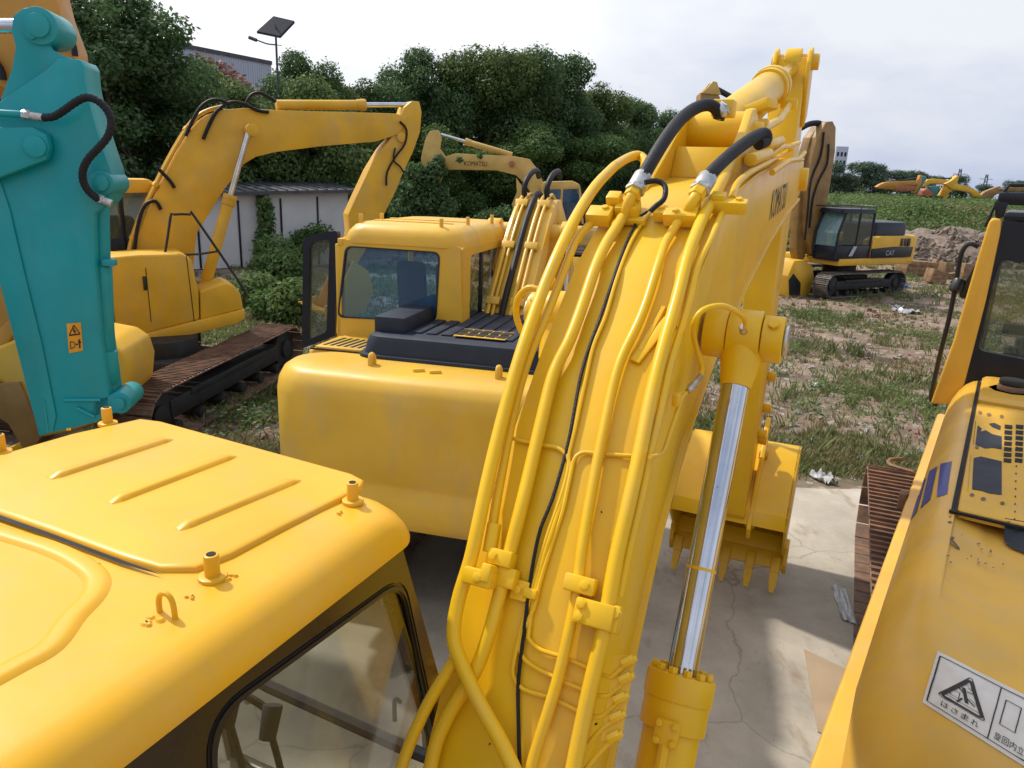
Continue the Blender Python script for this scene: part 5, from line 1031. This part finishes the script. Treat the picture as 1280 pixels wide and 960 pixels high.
def place_tree(name,label,M,loc,sc=1,rz=0,group='trees in the row behind the yard',cat='tree',sxy=1.):
    root=bpy.data.objects.new(name,None); COL.objects.link(root); root.location=loc; root.scale=(sc*sxy,sc*sxy,sc); root.rotation_euler.z=rz; root['label']=label; root['category']=cat
    if group: root['group']=group
    for n_,me in zip(('trunk','crown'),M): o=bpy.data.objects.new(n_,me); COL.objects.link(o); o.parent=root
    return root
TD=[tree_meshes(11+i,11,3.6,(LEAFD,LEAFD2,LEAFD)[i],.10,60000,(48,60,54)[i],.08,full=.8) for i in range(3)]
TMm=[tree_meshes(31+i,9,3.2,LEAFM,.10,38000,36,.12) for i in range(2)]
TL=tree_meshes(51,7,2.8,LEAFL,.09,28000,30,.1)
TR=tree_meshes(61,7,2.4,LEAFR,.12,9000,22,.3)
TF=tree_meshes(71,9,4.6,LEAFB,.17,22000,40,.04,full=1.1)
def tr_at(px,ty,Y,M,H,name,label,rz,sxy=1.,**k):
    p=at(px,ty,Y); g=hmap(p.x,Y); place_tree(name,label,M,(p.x,Y,g),(p.z-g)/H,rz,sxy=sxy,**k)
DB='tall dark evergreen tree '
for px,ty,Y,M,H,rz,sxy,lab in (
 (118,-40,30,TD[0],11,0,1.1,DB+'rising past the top edge right of the teal arm'),
 (140,22,33,TD[1],11,1,.72,DB+'at the left end of the grey warehouse wall'),
 (30,-20,36,TD[2],11,2,1.1,DB+'behind the teal arm at the left edge'),
 (385,58,42,TD[0],11,3,.8,DB+'with rounded top just right of the solar street lamp'),
 (345,84,38,TD[2],11,.5,.95,DB+'under the solar street lamp'),
 (448,86,44,TD[1],11,4,.95,'low dark evergreen tree in the dip of the tree line'),
 (500,68,46,TD[2],11,1.5,.85,DB+'above the arm of the left excavator'),
 (545,52,47,TD[0],11,2.2,.8,DB+'left of the highest crown in the middle of the row'),
 (605,42,48,TD[1],11,.7,.95,DB+'with the highest crown in the middle of the row'),
 (655,46,50,TD[2],11,5,.85,DB+'just right of the highest crown of the row'),
 (705,62,53,TD[0],11,4.2,.85,DB+'on the right shoulder of the tree row'),
 (748,92,58,TD[1],11,2.9,.85,DB+'where the row steps down toward the right'),
 (786,112,64,TD[2],11,.2,.9,DB+'near the right end of the row'),
 (822,128,72,TD[0],11,1.9,1.0,DB+'at the right end of the row beside the black hose'),
 (860,146,80,TD[1],11,2.5,1.1,'distant dark evergreen tree behind the black hoses'),
 (905,165,86,TD[2],11,3.5,1.1,'distant dark evergreen tree hidden behind the arm cylinder'),
 (205,62,37,TMm[0],9,0,.8,'mid green tree in front of the left part of the warehouse'),
 (255,108,34,TMm[1],9,2,1.0,'mid green tree behind the boom of the left excavator'),
 (470,150,40,TMm[0],9,3,1.0,'mid green tree behind the elbow of the left excavator'),
 (650,150,44,TMm[1],9,4,1.2,'mid green low tree behind the tan lettered boom'),
 (740,165,50,TMm[0],9,5,1.2,'mid green low tree above the tan cab'),
 (560,155,43,TMm[1],9,1,1.0,'mid green low tree left of the tan lettered boom'),
 (410,95,36,TL,7,1,.9,'light green tree above the arm cylinder of the left excavator'),
 (290,100,35,TL,7,2,.9,'light green tree right of the pink blossom tree'),
 (370,100,35,TL,7,3.4,.8,'light green bushy tree beneath the street lamp'),
 (244,84,43,TR,7,.4,.8,'small tree with pinkish brown crown against the warehouse'),
 (300,76,44,TR,7,2.4,1.1,'wider tree with pinkish blossom near the warehouse end')):
    tr_at(px,ty,Y,M,H,'broadleaf_tree' if M not in TD else 'evergreen_tree',lab,rz,sxy)
for px,ty,Y,rz,sxy,lab in (
 (1045,203,120,0,1.2,'far hazy tree left of the black cab excavator roof'),(1085,203,125,1,1.3,'far hazy tree above the black cab roof'),(1118,213,130,2,1.2,'far hazy low tree right of the black cab'),
 (1142,214,135,3,1.2,'far hazy tree above the teal arm of the distant excavators'),(1165,220,140,4,1.3,'far hazy low tree behind the distant yellow boom'),(1200,219,110,5,.8,'far olive round tree behind the distant yellow arm'),
 (1232,231,150,.6,1.2,'far hazy low tree below the second pylon'),(1272,226,135,1.6,1.2,'far hazy tree at the right edge'),(1012,225,120,2.6,1.1,'far hazy tree behind the folded brown boom'),(1300,224,130,2.6,1.3,'far hazy tree beyond the right edge')):
    tr_at(px,ty,Y,TF,9,'far_tree',lab,rz,sxy,group='far trees along the horizon')
# ivy covering the tan machine's arm
def cover(name,label,pts,n,size,m,cat,kind=None,up=.3):
    c=[p[:3] for p in pts]; r=[p[3] for p in pts]; o=leaves(name,c,r,n,size,m,up=up)
    if kind: o['kind']=kind; return o
    tag(o,label,cat); z=min(q[2]-q[3] for q in c_(pts)) if False else 0
    b=c[0]; origin(o,(sum(x[0] for x in c)/len(c),sum(x[1] for x in c)/len(c),0)); return o
iv=[]
for px,py,r in ((520,215,.5),(515,240,.7),(508,262,.8),(535,225,.5),(545,212,.45),(530,255,.8),(548,240,.5),(556,258,.6),(520,290,1.1),(545,290,1.0),(504,290,.9),(575,200,.15),(600,195,.12),(548,200,.3)):
    p=at(px,py,31.4); iv.append((p.x,p.y,p.z,r))
cover('climbing_vine','dark green vine swallowing the arm of the tan excavator',iv,9000,.10,LEAFD,'vine')
# ---- shed with dark roof
sx0,sx1=at(150,250,29).x,at(436,250,33).x
def shedp(px,Y): return at(px,240,Y).x
mb=MB(); A=Vector((at(215,250,27.5).x,27.5,0)); B=Vector((at(436,250,31.5).x,31.5,0)); d=(B-A).normalized(); nrm=Vector((-d.y,d.x,0))
hA=at(215,250,27.5).z; hB=at(436,240,31.5).z
mb.loft([[tuple(A-d*3),tuple(B),tuple(B+nrm*6),tuple(A-d*3+nrm*6)],[tuple(A-d*3+Vector((0,0,hA))),tuple(B+Vector((0,0,hB))),tuple(B+nrm*6+Vector((0,0,hB+.3))),tuple(A-d*3+nrm*6+Vector((0,0,hA+.3)))]])
shed=mb.out('wall',WALL,None,ang=20); 
sroot=bpy.data.objects.new('storage_shed',None); COL.objects.link(sroot); sroot.location=A; tag(sroot,'long white panel shed with dark overhanging roof and climbing plant behind the left excavator','shed'); 
shed.parent=sroot; shed.data.transform(Matrix.Translation(-A))
mb=MB(); e=Vector((0,0,1)); o0=A-d*3.3-nrm*.45; o1=B+d*.3-nrm*.45
rg=[tuple(p-A) for p in (o0+e*(hA+.0),o1+e*(hB+.0),o1+nrm*7+e*(hB+.38),o0+nrm*7+e*(hA+.38))]
mb.loft([rg,[(x,y,z+.13) for x,y,z in rg]]); mb.out('roof',ROOFD,sroot,ang=20)
mb=MB()
for k in range(26): 
    p=(o0-A).lerp(o1-A,(k+.5)/26); z=hA+(hB-hA)*(k+.5)/26+.15; mb.tube([p+e*z,p+nrm*7+e*(z+.38)],.04,n=4)
mb.out('roof_corrugation',ROOFD,sroot)
mb=MB(); 
for u in (.12,.34,.58,.8,1.0): mb=MB(); p=(B-A)*u-nrm*.03; hh=hA+(hB-hA)*u; mb.box((p.x,p.y,hh/2-.05),(.07,.05,hh-.15),bev=.01); mb.out('wall_post',NAVY,sroot)
for px,ty,n,w in ((331,250,2600,.30),):
    vv=[]
    for k in range(16):
        y=250+k*6.4; p=at(px+rng.uniform(-3,3),y,29.2); vv.append((p.x,p.y,p.z,w+.01*k+(.25 if k>12 else 0)))
    cover('climbing_plant','narrow green creeper climbing the white shed wall',vv,2600,.09,LEAFM,'creeper')
vv=[]
for px,py,Y,r in ((345,315,27,.75),(352,335,26,.8),(338,330,26,.6),(360,322,27,.5)): p=at(px,py,Y); vv.append((p.x,p.y,p.z,r))
cover('leafy_bush','round dark leafy bush at the foot of the creeper by the shed',vv,4200,.09,LEAFM,'bush')
bl=('low light green weedy shrub between the left deck and the shed','pale green weedy shrub beside the open cab door','tall weedy shrub right behind the raised crawler of the left excavator','small weedy shrub close to the shed wall corner')
for (px,py,Y,r,m),lb in zip(((325,365,20,.75,LEAFL),(372,375,18,.6,LEAFL),(345,378,18.5,.6,LEAFM),(392,300,30,.9,LEAFM)),bl):
    vv=[]
    for k in range(7): p=at(px+rng.uniform(-16,16),py+rng.uniform(-12,12),Y); vv.append((p.x,p.y,max(.2,p.z),r*rng.uniform(.5,.9)))
    cover('weedy_shrub',lb,vv,3200,.07,m,'shrub')
for px,py,Y,r,lb in ((430,262,34,1.4,'leafy shrub at the right end of the white shed'),(595,300,40,1.6,'shaded shrub beneath the tan excavator boom'),(622,285,38,1.2,'shaded shrub left of the tan cab')):
    vv=[]
    for k in range(9): p=at(px+rng.uniform(-18,18),py+rng.uniform(-12,14),Y); vv.append((p.x,p.y,max(.4,p.z),r*rng.uniform(.5,.9)))
    cover('shade_shrub',lb,vv,5000,.10,LEAFD,'shrub')
# ---- grey warehouse
A=at(165,44,70); B=at(339,78,84); mb=MB(); d=(Vector((B.x,B.y,0))-Vector((A.x,A.y,0))); n_=Vector((-d.y,d.x,0)).normalized(); a0=Vector((A.x,A.y,0))-d*.5; b0=Vector((B.x,B.y,0)); za=A.z; zb=B.z; z0=za+(za-zb)*.0
mb.loft([[tuple(a0),tuple(b0),tuple(b0+n_*30),tuple(a0+n_*30)],[tuple(a0+e*za),tuple(b0+e*zb),tuple(b0+n_*30+e*zb),tuple(a0+n_*30+e*za)]])
wh=mb.out('wall',WALLG,None,ang=20); wr=bpy.data.objects.new('warehouse',None); COL.objects.link(wr); wr.location=a0; tag(wr,'large grey blue clad warehouse rising behind the trees at upper left','warehouse'); wh.parent=wr; wh.data.transform(Matrix.Translation(-a0))
mb=MB(); 
for k in range(2): pass
q0=-n_*.15; q1=(b0-a0)-n_*.15; mb.loft([[tuple(q0+e*(za-.25)),tuple(q1+e*(zb-.25)),tuple(q1+n_*.6+e*(zb-.25)),tuple(q0+n_*.6+e*(za-.25))],[tuple(q0+e*(za+.12)),tuple(q1+e*(zb+.12)),tuple(q1+n_*.6+e*(zb+.12)),tuple(q0+n_*.6+e*(za+.12))]]); mb.out('roof_edge',ROOFD,wr,ang=20)
mb=MB()
for k in range(80): p=(b0-a0)*((k+.5)/80)-n_*.03; z=za+(zb-za)*(k+.5)/80-.3; mb.tube([p,p+e*z],.05,n=4)
mb.out('cladding_rib',WALLG,wr)
# ---- far tower block
A=at(1041,200,160); hb=A.z; wdt=at(1049,200,160).x-at(1034,200,160).x; top=at(1041,184,160).z
mb=MB(); mb.box((0,0,top/2),(wdt,8,top),bev=.05); tb=mb.out('wall',WALLG,None); tr_=bpy.data.objects.new('tower_block',None); COL.objects.link(tr_); tr_.location=(A.x,160,0); tag(tr_,'grey tower block far off above the trees beside the folded brown boom','building'); tb.parent=tr_
mb=MB()
for j in range(7):
    for i in range(3): mb.box((-wdt*.3+i*wdt*.3,-4.02,top-1.5-j*1.6),(wdt*.16,.05,.8),bev=0)
mb.out('windows',NAVY,tr_)
# ---- pylons
for px,ty,by,lb in ((1201,211,240,'lattice pylon above the distant yellow arm, left one of two'),(1234,218,240,'fainter lattice pylon left of the black roof guard')):
    A=at(px,ty,190); B=at(px-2,by,190); mb=MB(); h=A.z
    for sx in (-.9,.9): mb.tube([(sx,0,0),(sx*.25,0,h)],.12,n=4,smooth=1)
    for k in range(8): z=h*k/8; w=.9-.65*k/8; w2=.9-.65*(k+1)/8; mb.tube([(-w,0,z),(w2,0,z+h/8)],.06,n=4); mb.tube([(w,0,z),(-w2,0,z+h/8)],.06,n=4)
    for z in (.75,.88): mb.tube([(-1.6,0,h*z),(1.6,0,h*z)],.08,n=4)
    o=mb.out('pylon',ROOFD,None); o.location=(A.x,190,0); tag(o,lb,'pylon')
# ---- solar street lamp
A=at(345,50,35); lamp=bpy.data.objects.new('solar_street_lamp',None); COL.objects.link(lamp); lamp.location=(A.x,35,0); tag(lamp,'solar powered street lamp with tilted panel and curved arm above the trees','street lamp')
hp2=at(345,30,35).z; mb=MB(); mb.cyl((0,0,0),(0,0,hp2),.07,r2=.045,n=12); mb.out('pole',ROOFD,lamp)
c0=Vector((A.x,35,0)); PN=[at(x,y,35+dy)-c0 for x,y,dy in ((321,40,-.3),(342,21,.5),(368,27,.5),(350,46,-.3))]
mb=MB(); nn=(PN[1]-PN[0]).cross(PN[2]-PN[0]).normalized()*.04; mb.loft([[tuple(p-nn) for p in PN],[tuple(p+nn) for p in PN]]); pn=mb.out('solar_panel',NAVY,lamp)
mb=MB(); lo=[p-nn*1.1*(1 if nn.z>0 else -1) for p in PN]
for i in range(4): mb.tube([lo[i],lo[(i+1)%4]],.03,n=4,smooth=0)
mb.tube([(lo[0]+lo[1])/2,(lo[2]+lo[3])/2],.02,n=4,smooth=0); mb.tube([(lo[1]+lo[2])/2,(lo[0]+lo[3])/2],.02,n=4,smooth=0); mb.out('panel_frame',GREYM,pn)
mb=MB(); mb.tube([at(x,y,35)-c0 for x,y in ((346,56),(335,55),(326,52),(318,49))],.03,n=6); mb.tube([at(x,y,35)-c0 for x,y in ((345,56),(352,57))],.02,n=4); am=mb.out('lamp_arm',ROOFD,lamp)
mb=MB(); mb.cyl(at(321,50.5,35)-c0,at(311,46.5,35)-c0,.075,n=8); mb.out('lamp_head',GREYM,am)
# ---- weeds, field cover and grass
c=[];r=[]
for k in range(2600):
    y=rng.uniform(46,120); x=rng.uniform(.22*y,.78*y+4); z=hmap(x,y); c.append((x,y,z+.15)); r.append(rng.uniform(.5,1.3)*(1+.4*(noise.noise(Vector((x*.12,y*.12,5)))>.1)))
lf=leaves('field_vegetation',c,r,230000,.115,LEAFL,flat=.75,up=.5); lf['kind']='stuff'
c=[];r=[]
for k in range(500):
    y=rng.uniform(42,75); x=rng.uniform(.24*y,.75*y+4); z=hmap(x,y); c.append((x,y,z+.1)); r.append(rng.uniform(.4,1.0))
lf=leaves('field_undergrowth',c,r,40000,.12,LEAFM,flat=.8,up=.5); lf['kind']='stuff'
c=[];r=[]
for k in range(1500):
    y=rng.uniform(42,100); x=rng.uniform(.22*y,.75*y+4)
    if noise.noise(Vector((x*.10+9,y*.07,2)))<.12: continue
    c.append((x,y,hmap(x,y)+.35)); r.append(rng.uniform(.3,.8))
lf=leaves('dry_field_weeds',c,r,45000,.09,GRASSD,flat=.6,up=.4); lf['kind']='stuff'
def grass(name,n,region,dens,h,m,w=.012):
    V=[];k=0;tries=0
    while k<n and tries<n*12:
        tries+=1; x,y=region(); 
        if rng.random()>dens(x,y): continue
        z=hmap(x,y)
        cnt=rng.integers(6,13)
        for _ in range(cnt):
            a=rng.random()*6.28; hh=h*rng.uniform(.4,1.2); bx=x+rng.normal()*.06; by=y+rng.normal()*.06; lx=math.cos(a)*hh*rng.uniform(.2,.8); ly=math.sin(a)*hh*rng.uniform(.2,.8); ww=w*(1+y*.05)
            px_,py_=-math.sin(a)*ww,math.cos(a)*ww
            V+=[(bx-px_,by-py_,z),(bx+px_,by+py_,z),(bx+lx*.45+px_*.7,by+ly*.45+py_*.7,z+hh*.65),(bx+lx,by+ly,z+hh)]
        k+=1
    V=np.array(V); N=len(V)//4; me=bpy.data.meshes.new(name); me.vertices.add(4*N); me.vertices.foreach_set('co',V.ravel()); me.loops.add(4*N); me.loops.foreach_set('vertex_index',np.arange(4*N)); me.polygons.add(N); me.polygons.foreach_set('loop_start',np.arange(N)*4); me.polygons.foreach_set('loop_total',np.full(N,4)); me.update(); me.materials.append(m)
    o=bpy.data.objects.new(name,me); COL.objects.link(o); o['kind']='stuff'; return o
def reg(y0,y1,a,b):
    def f():
        y=y0+(y1-y0)*rng.random()**1.5; return rng.uniform(a*y,b*y),y
    return f
nd=lambda s,t,o: (lambda x,y: 1. if noise.noise(Vector((x*s+o,y*s,3)))>t else .06)
grass('short_grass',5600,reg(9.4,44,-.02,.75),nd(.30,.10,0),.09,GRASSM,.006)
grass('tall_weeds',1000,reg(10.,44,.1,.75),nd(.42,.27,7),.26,GRASSM,.007)
grass('dry_grass',3000,reg(9.2,40,-.02,.75),nd(.5,.06,13),.11,GRASSD,.006)
grass('left_grass',5500,reg(8.,34,-.62,-.02),nd(.35,.04,4),.17,GRASSM,.009)
grass('left_dry_grass',2500,reg(8,26,-.6,-.02),nd(.5,.05,9),.18,GRASSD)
# leafy weeds
c=[];r=[]
for k in range(900):
    y=rng.uniform(9.4,40); x=rng.uniform(.28*y,.8*y)
    if noise.noise(Vector((x*.28+20,y*.28,3)))<.12: continue
    c.append((x,y,hmap(x,y)+.08)); r.append(rng.uniform(.12,.35))
lf=leaves('broadleaf_weeds',c,r,16000,.036,LEAFL,flat=.7,up=.6); lf['kind']='stuff'
c=[];r=[]
for k in range(700):
    y=rng.uniform(8.5,30); x=rng.uniform(-.62*y,-.1*y)
    if noise.noise(Vector((x*.3+20,y*.3,8)))<.05: continue
    c.append((x,y,hmap(x,y)+.08)); r.append(rng.uniform(.12,.4))
lf=leaves('left_broadleaf_weeds',c,r,18000,.038,LEAFL,flat=.7,up=.6); lf['kind']='stuff'
# rubble scatter
def chips(name,n,region,smin,smax,m,dens=None):
    t=bmesh.new(); k=0
    while k<n:
        x,y=region()
        if dens and rng.random()>dens(x,y): continue
        k+=1; s=rng.uniform(smin,smax)*(1 if y<20 else 1.5); z=hmap(x,y)
        M=Matrix.Translation((x,y,z+s*.15))@Matrix.Rotation(rng.random()*6.28,4,Vector(rng.normal(size=3)))@Matrix.Diagonal((s*rng.uniform(.6,1.3),s*rng.uniform(.5,1),s*rng.uniform(.2,.6),1))
        bmesh.ops.create_icosphere(t,subdivisions=1,radius=.5,matrix=M) if False else bmesh.ops.create_cube(t,size=1,matrix=M)
    for v in t.verts: v.co+=Vector(rng.normal(size=3))*.006
    me=bpy.data.meshes.new(name); t.to_mesh(me); t.free(); me.materials.append(m); o=bpy.data.objects.new(name,me); COL.objects.link(o); o['kind']='stuff'
chips('stone_rubble',1100,reg(9.0,36,-.6,.75),.03,.12,STONE,nd(.4,-.05,30)); chips('brick_rubble',1700,reg(9.0,40,-.6,.75),.03,.11,BRICK,nd(.3,.05,40))
def heap(cx,cy,rx,ry,h,n,name,m,smin,smax):
    t=bmesh.new()
    for k in range(n):
        a=rng.random()*6.28; q=math.sqrt(rng.random()); x=cx+rx*q*math.cos(a); y=cy+ry*q*math.sin(a); z=hmap(x,y)+h*(1-q*q)*(.8+.35*noise.noise(Vector((x*.8,y*.8,1)))); s=rng.uniform(smin,smax)
        M=Matrix.Translation((x,y,z))@Matrix.Rotation(rng.random()*6.28,4,Vector(rng.normal(size=3)))@Matrix.Diagonal((s*1.4,s*.8,s*.5,1)); bmesh.ops.create_cube(t,size=1,matrix=M)
    for v in t.verts: v.co+=Vector(rng.normal(size=3))*.03
    me=bpy.data.meshes.new(name); t.to_mesh(me); t.free(); me.materials.append(m); o=bpy.data.objects.new(name,me); COL.objects.link(o); o['kind']='stuff'; return o
EARTH=mat('clod_earth',(.25,.19,.145),.95,var=.25,vscale=4,bump=.8,spots=(.12,.08,.06),spot_amt=.6)
p=gz(1195,330); me=grid(list(np.linspace(p.x-6,p.x+9,46)),list(np.linspace(p.y-2,p.y+9,36)),lambda x,y: hmap(x,y)-.1+max(0,1-((x-p.x-1.5)/6.5)**2-((y-p.y-3)/4.5)**2)*1.75*(1+.5*noise.noise(Vector((x*.9,y*.9,0)))))
me.materials.append(EARTH); o=bpy.data.objects.new('earth_mound',me); COL.objects.link(o); struct(o)
heap(p.x+1.5,p.y+2.6,6.3,4.0,1.75,2600,'mound_clods',EARTH,.08,.42)
# timber pieces at the foot of the mound
tl=['pale weathered timber crate at the left end of the wood pile','broken brown timber beam leaning on the wood pile','short sawn timber block with light end grain in the wood pile','dark timber plank lying across the wood pile','upright timber stump at the right of the wood pile','long timber beam at the foot of the earth mound','split timber piece near the mirror arm','reddish timber offcut under the earth mound']
for k,(px,py,sx,sy,sz,rz,ry) in enumerate(((1144,336,1.7,.8,.7,.2,.05),(1176,330,1.6,.25,.25,.5,.5),(1181,332,.55,.5,.5,.3,.1),(1163,325,1.8,.3,.2,-.3,.1),(1203,345,.4,.4,.9,.1,.1),(1190,340,2.2,.28,.3,.1,-.15),(1216,338,.9,.4,.5,.7,.3),(1168,345,.8,.5,.6,.2,.2))):
    q=gz(px,py+8); mb=MB(); mb.box((0,0,sz/2),(sx,sy,sz),bev=.03,M=Matrix.Rotation(ry,4,'Y')); 
    for j in range(3): mb.box((0,-sy*.5,sz*(.2+.3*j)),(sx*.96,.03,sz*.22),bev=.005)
    o=mb.out('timber_piece',WOOD,None); o.location=(q.x,q.y,hmap(q.x,q.y)); o.rotation_euler.z=rz; tag(o,tl[k],'timber','timber pieces below the earth mound')
def crumple(name,label,cat,px,py,w,d,h,m,z=0,rz=0,n=12,up=.5):
    q=gz(px,py,z); g=hmap(q.x,q.y) if z==0 and q.y>9 else .012
    t=bmesh.new(); bmesh.ops.create_grid(t,x_segments=n,y_segments=n,size=.5); bmesh.ops.scale(t,vec=(w,d,1),verts=t.verts)
    for v in t.verts: v.co.z=abs(noise.noise(Vector((v.co.x*3.2/w,v.co.y*3.2/d,px))))*h*1.5+.008; v.co.x+=noise.noise(Vector((v.co.y*5,px,0)))*.12*w; v.co.y+=noise.noise(Vector((v.co.x*5,py,0)))*.12*d
    r=bmesh.ops.extrude_face_region(t,geom=t.faces[:]); bmesh.ops.translate(t,vec=(0,0,-.004),verts=[x for x in r['geom'] if isinstance(x,bmesh.types.BMVert)])
    bmesh.ops.recalc_face_normals(t,faces=t.faces); mb=MB(); mb._in(t); o=mb.out(name,m,None); o.location=(q.x,q.y,g); o.rotation_euler.z=rz; tag(o,label,cat); return o
crumple('plastic_bag','crumpled white plastic bag at the edge of the concrete','litter',1028,600,.18,.34,.12,LITTER,rz=.3)
crumple('plastic_sheet','clear white plastic sheet lying on concrete beside the right crawler','litter',1054,757,.12,.62,.02,LITTER,rz=-.25)
crumple('blue_tarp','bright blue crumpled tarp on the weeds near the black cab excavator','tarp',1115,357,1.1,.8,.45,TARP)
crumple('white_slab','white broken slab lying on the brick rubble right of centre','rubble',1132,390,.7,.7,.15,LITTER)
crumple('white_sheet','small white sheet on the ground left of the broken slab','litter',1122,383,.4,.5,.1,LITTER)
crumple('grey_bottle','grey blue crushed plastic container beside the left crawler','litter',248,519,.5,.25,.16,LITTER,rz=.2)
crumple('pale_board','pale flat board on the grass below the left crawler','litter',300,487,.5,.3,.05,LITTER)
crumple('white_rag','white rag on the ground behind the bucket','litter',1020,480,.3,.2,.08,LITTER)
q=gz(1022,880,.0); mb=MB()
C4=[gz(*s,.016)-q for s in ((1010,815),(1062,850),(1052,925),(1015,905))]; C4=[gz(*s,.016)-Vector((q.x,q.y,0)) for s in ((1005,812),(1060,838),(1052,927),(1022,915))]
mb.loft([[tuple(p) for p in C4],[tuple(p+Vector((0,0,.006))) for p in C4]]); o=mb.out('painted_light_patch',LITPATCH,None,ang=20); o.location=(q.x,q.y,0); tag(o,'flat tan sheet painted as a patch of light on concrete beside the right crawler','light patch')  # thin sheet coloured as a pool of light between shadows
# ================================================================== LIGHT, SKY, CAMERA
SUN_AZ=-52; SUN_EL=50      # azimuth from +Y, clockwise positive
w=bpy.data.worlds.new('World'); SC.world=w; w.use_nodes=True; n=w.node_tree.nodes; l=w.node_tree.links; bg=n['Background']
sky=n.new('ShaderNodeTexSky'); sky.sky_type='NISHITA'; sky.sun_disc=False; sky.sun_elevation=R_(SUN_EL); sky.sun_rotation=R_(SUN_AZ); sky.dust_density=4; sky.air_density=1.3
l.new(sky.outputs[0],bg.inputs[0]); bg.inputs[1].default_value=.10
tc=n.new('ShaderNodeTexCoord'); mp=n.new('ShaderNodeMapping'); mp.inputs['Scale'].default_value=(1,1,2.6); l.new(tc.outputs['Generated'],mp.inputs[0])
nz=n.new('ShaderNodeTexNoise'); nz.inputs['Scale'].default_value=1.7; nz.inputs['Detail'].default_value=7; nz.inputs['Roughness'].default_value=.52; l.new(mp.outputs[0],nz.inputs['Vector'])
rp=n.new('ShaderNodeValToRGB'); rp.color_ramp.elements[0].position=.40; rp.color_ramp.elements[0].color=(.46,.55,.76,1); rp.color_ramp.elements[1].position=.62; rp.color_ramp.elements[1].color=(.86,.88,.94,1); l.new(nz.outputs[0],rp.inputs[0])
# thinner bright cloud toward the sun
dt=n.new('ShaderNodeVectorMath'); dt.operation='DOT_PRODUCT'; az=R_(SUN_AZ); el=R_(SUN_EL); nv=n.new('ShaderNodeVectorMath'); nv.operation='NORMALIZE'; l.new(tc.outputs['Generated'],nv.inputs[0]); l.new(nv.outputs[0],dt.inputs[0]); dt.inputs[1].default_value=(math.sin(az)*math.cos(el),math.cos(az)*math.cos(el),math.sin(el))
mr=n.new('ShaderNodeMapRange'); mr.inputs[1].default_value=.35; mr.inputs[2].default_value=1.; mr.inputs[3].default_value=.0; mr.inputs[4].default_value=1.; l.new(dt.outputs['Value'],mr.inputs[0])
ad=n.new('ShaderNodeMix'); ad.data_type='RGBA'; ad.blend_type='ADD'; ad.inputs[7].default_value=(.62,.58,.50,1); l.new(mr.outputs[0],ad.inputs[0]); l.new(rp.outputs[0],ad.inputs[6])
b2=n.new('ShaderNodeBackground'); l.new(ad.outputs[2],b2.inputs[0]); b2.inputs[1].default_value=1.0
ms=n.new('ShaderNodeMixShader'); ms.inputs[0].default_value=.86; l.new(bg.outputs[0],ms.inputs[1]); l.new(b2.outputs[0],ms.inputs[2]); l.new(ms.outputs[0],n['World Output'].inputs[0])
sl=bpy.data.lights.new('sun','SUN'); sl.energy=3.4; sl.angle=R_(2.5); sl.color=(1,.94,.84); so_=bpy.data.objects.new('sun',sl); COL.objects.link(so_)
sd=Vector((math.sin(az)*math.cos(el),math.cos(az)*math.cos(el),math.sin(el))); so_.rotation_euler=sd.to_track_quat('Z','Y').to_euler()
cam=bpy.data.cameras.new('camera'); co=bpy.data.objects.new('camera',cam); COL.objects.link(co); cam.sensor_width=36; cam.lens=FPX/1280*36; cam.clip_end=4000; cam.clip_start=.05
co.matrix_world=Matrix(((CR.x,CU.x,-CD.x,CO.x),(CR.y,CU.y,-CD.y,CO.y),(CR.z,CU.z,-CD.z,CO.z),(0,0,0,1))); SC.camera=co
for o in bpy.data.objects:
    if '_off' in o: del o['_off']
SC.view_settings.view_transform='Standard'; SC.view_settings.look='None'; SC.view_settings.exposure=.14; SC.view_settings.gamma=1
SC.render.engine='CYCLES'; SC.render.resolution_x=1024; SC.render.resolution_y=768
SC.cycles.max_bounces=8; SC.cycles.transparent_max_bounces=12
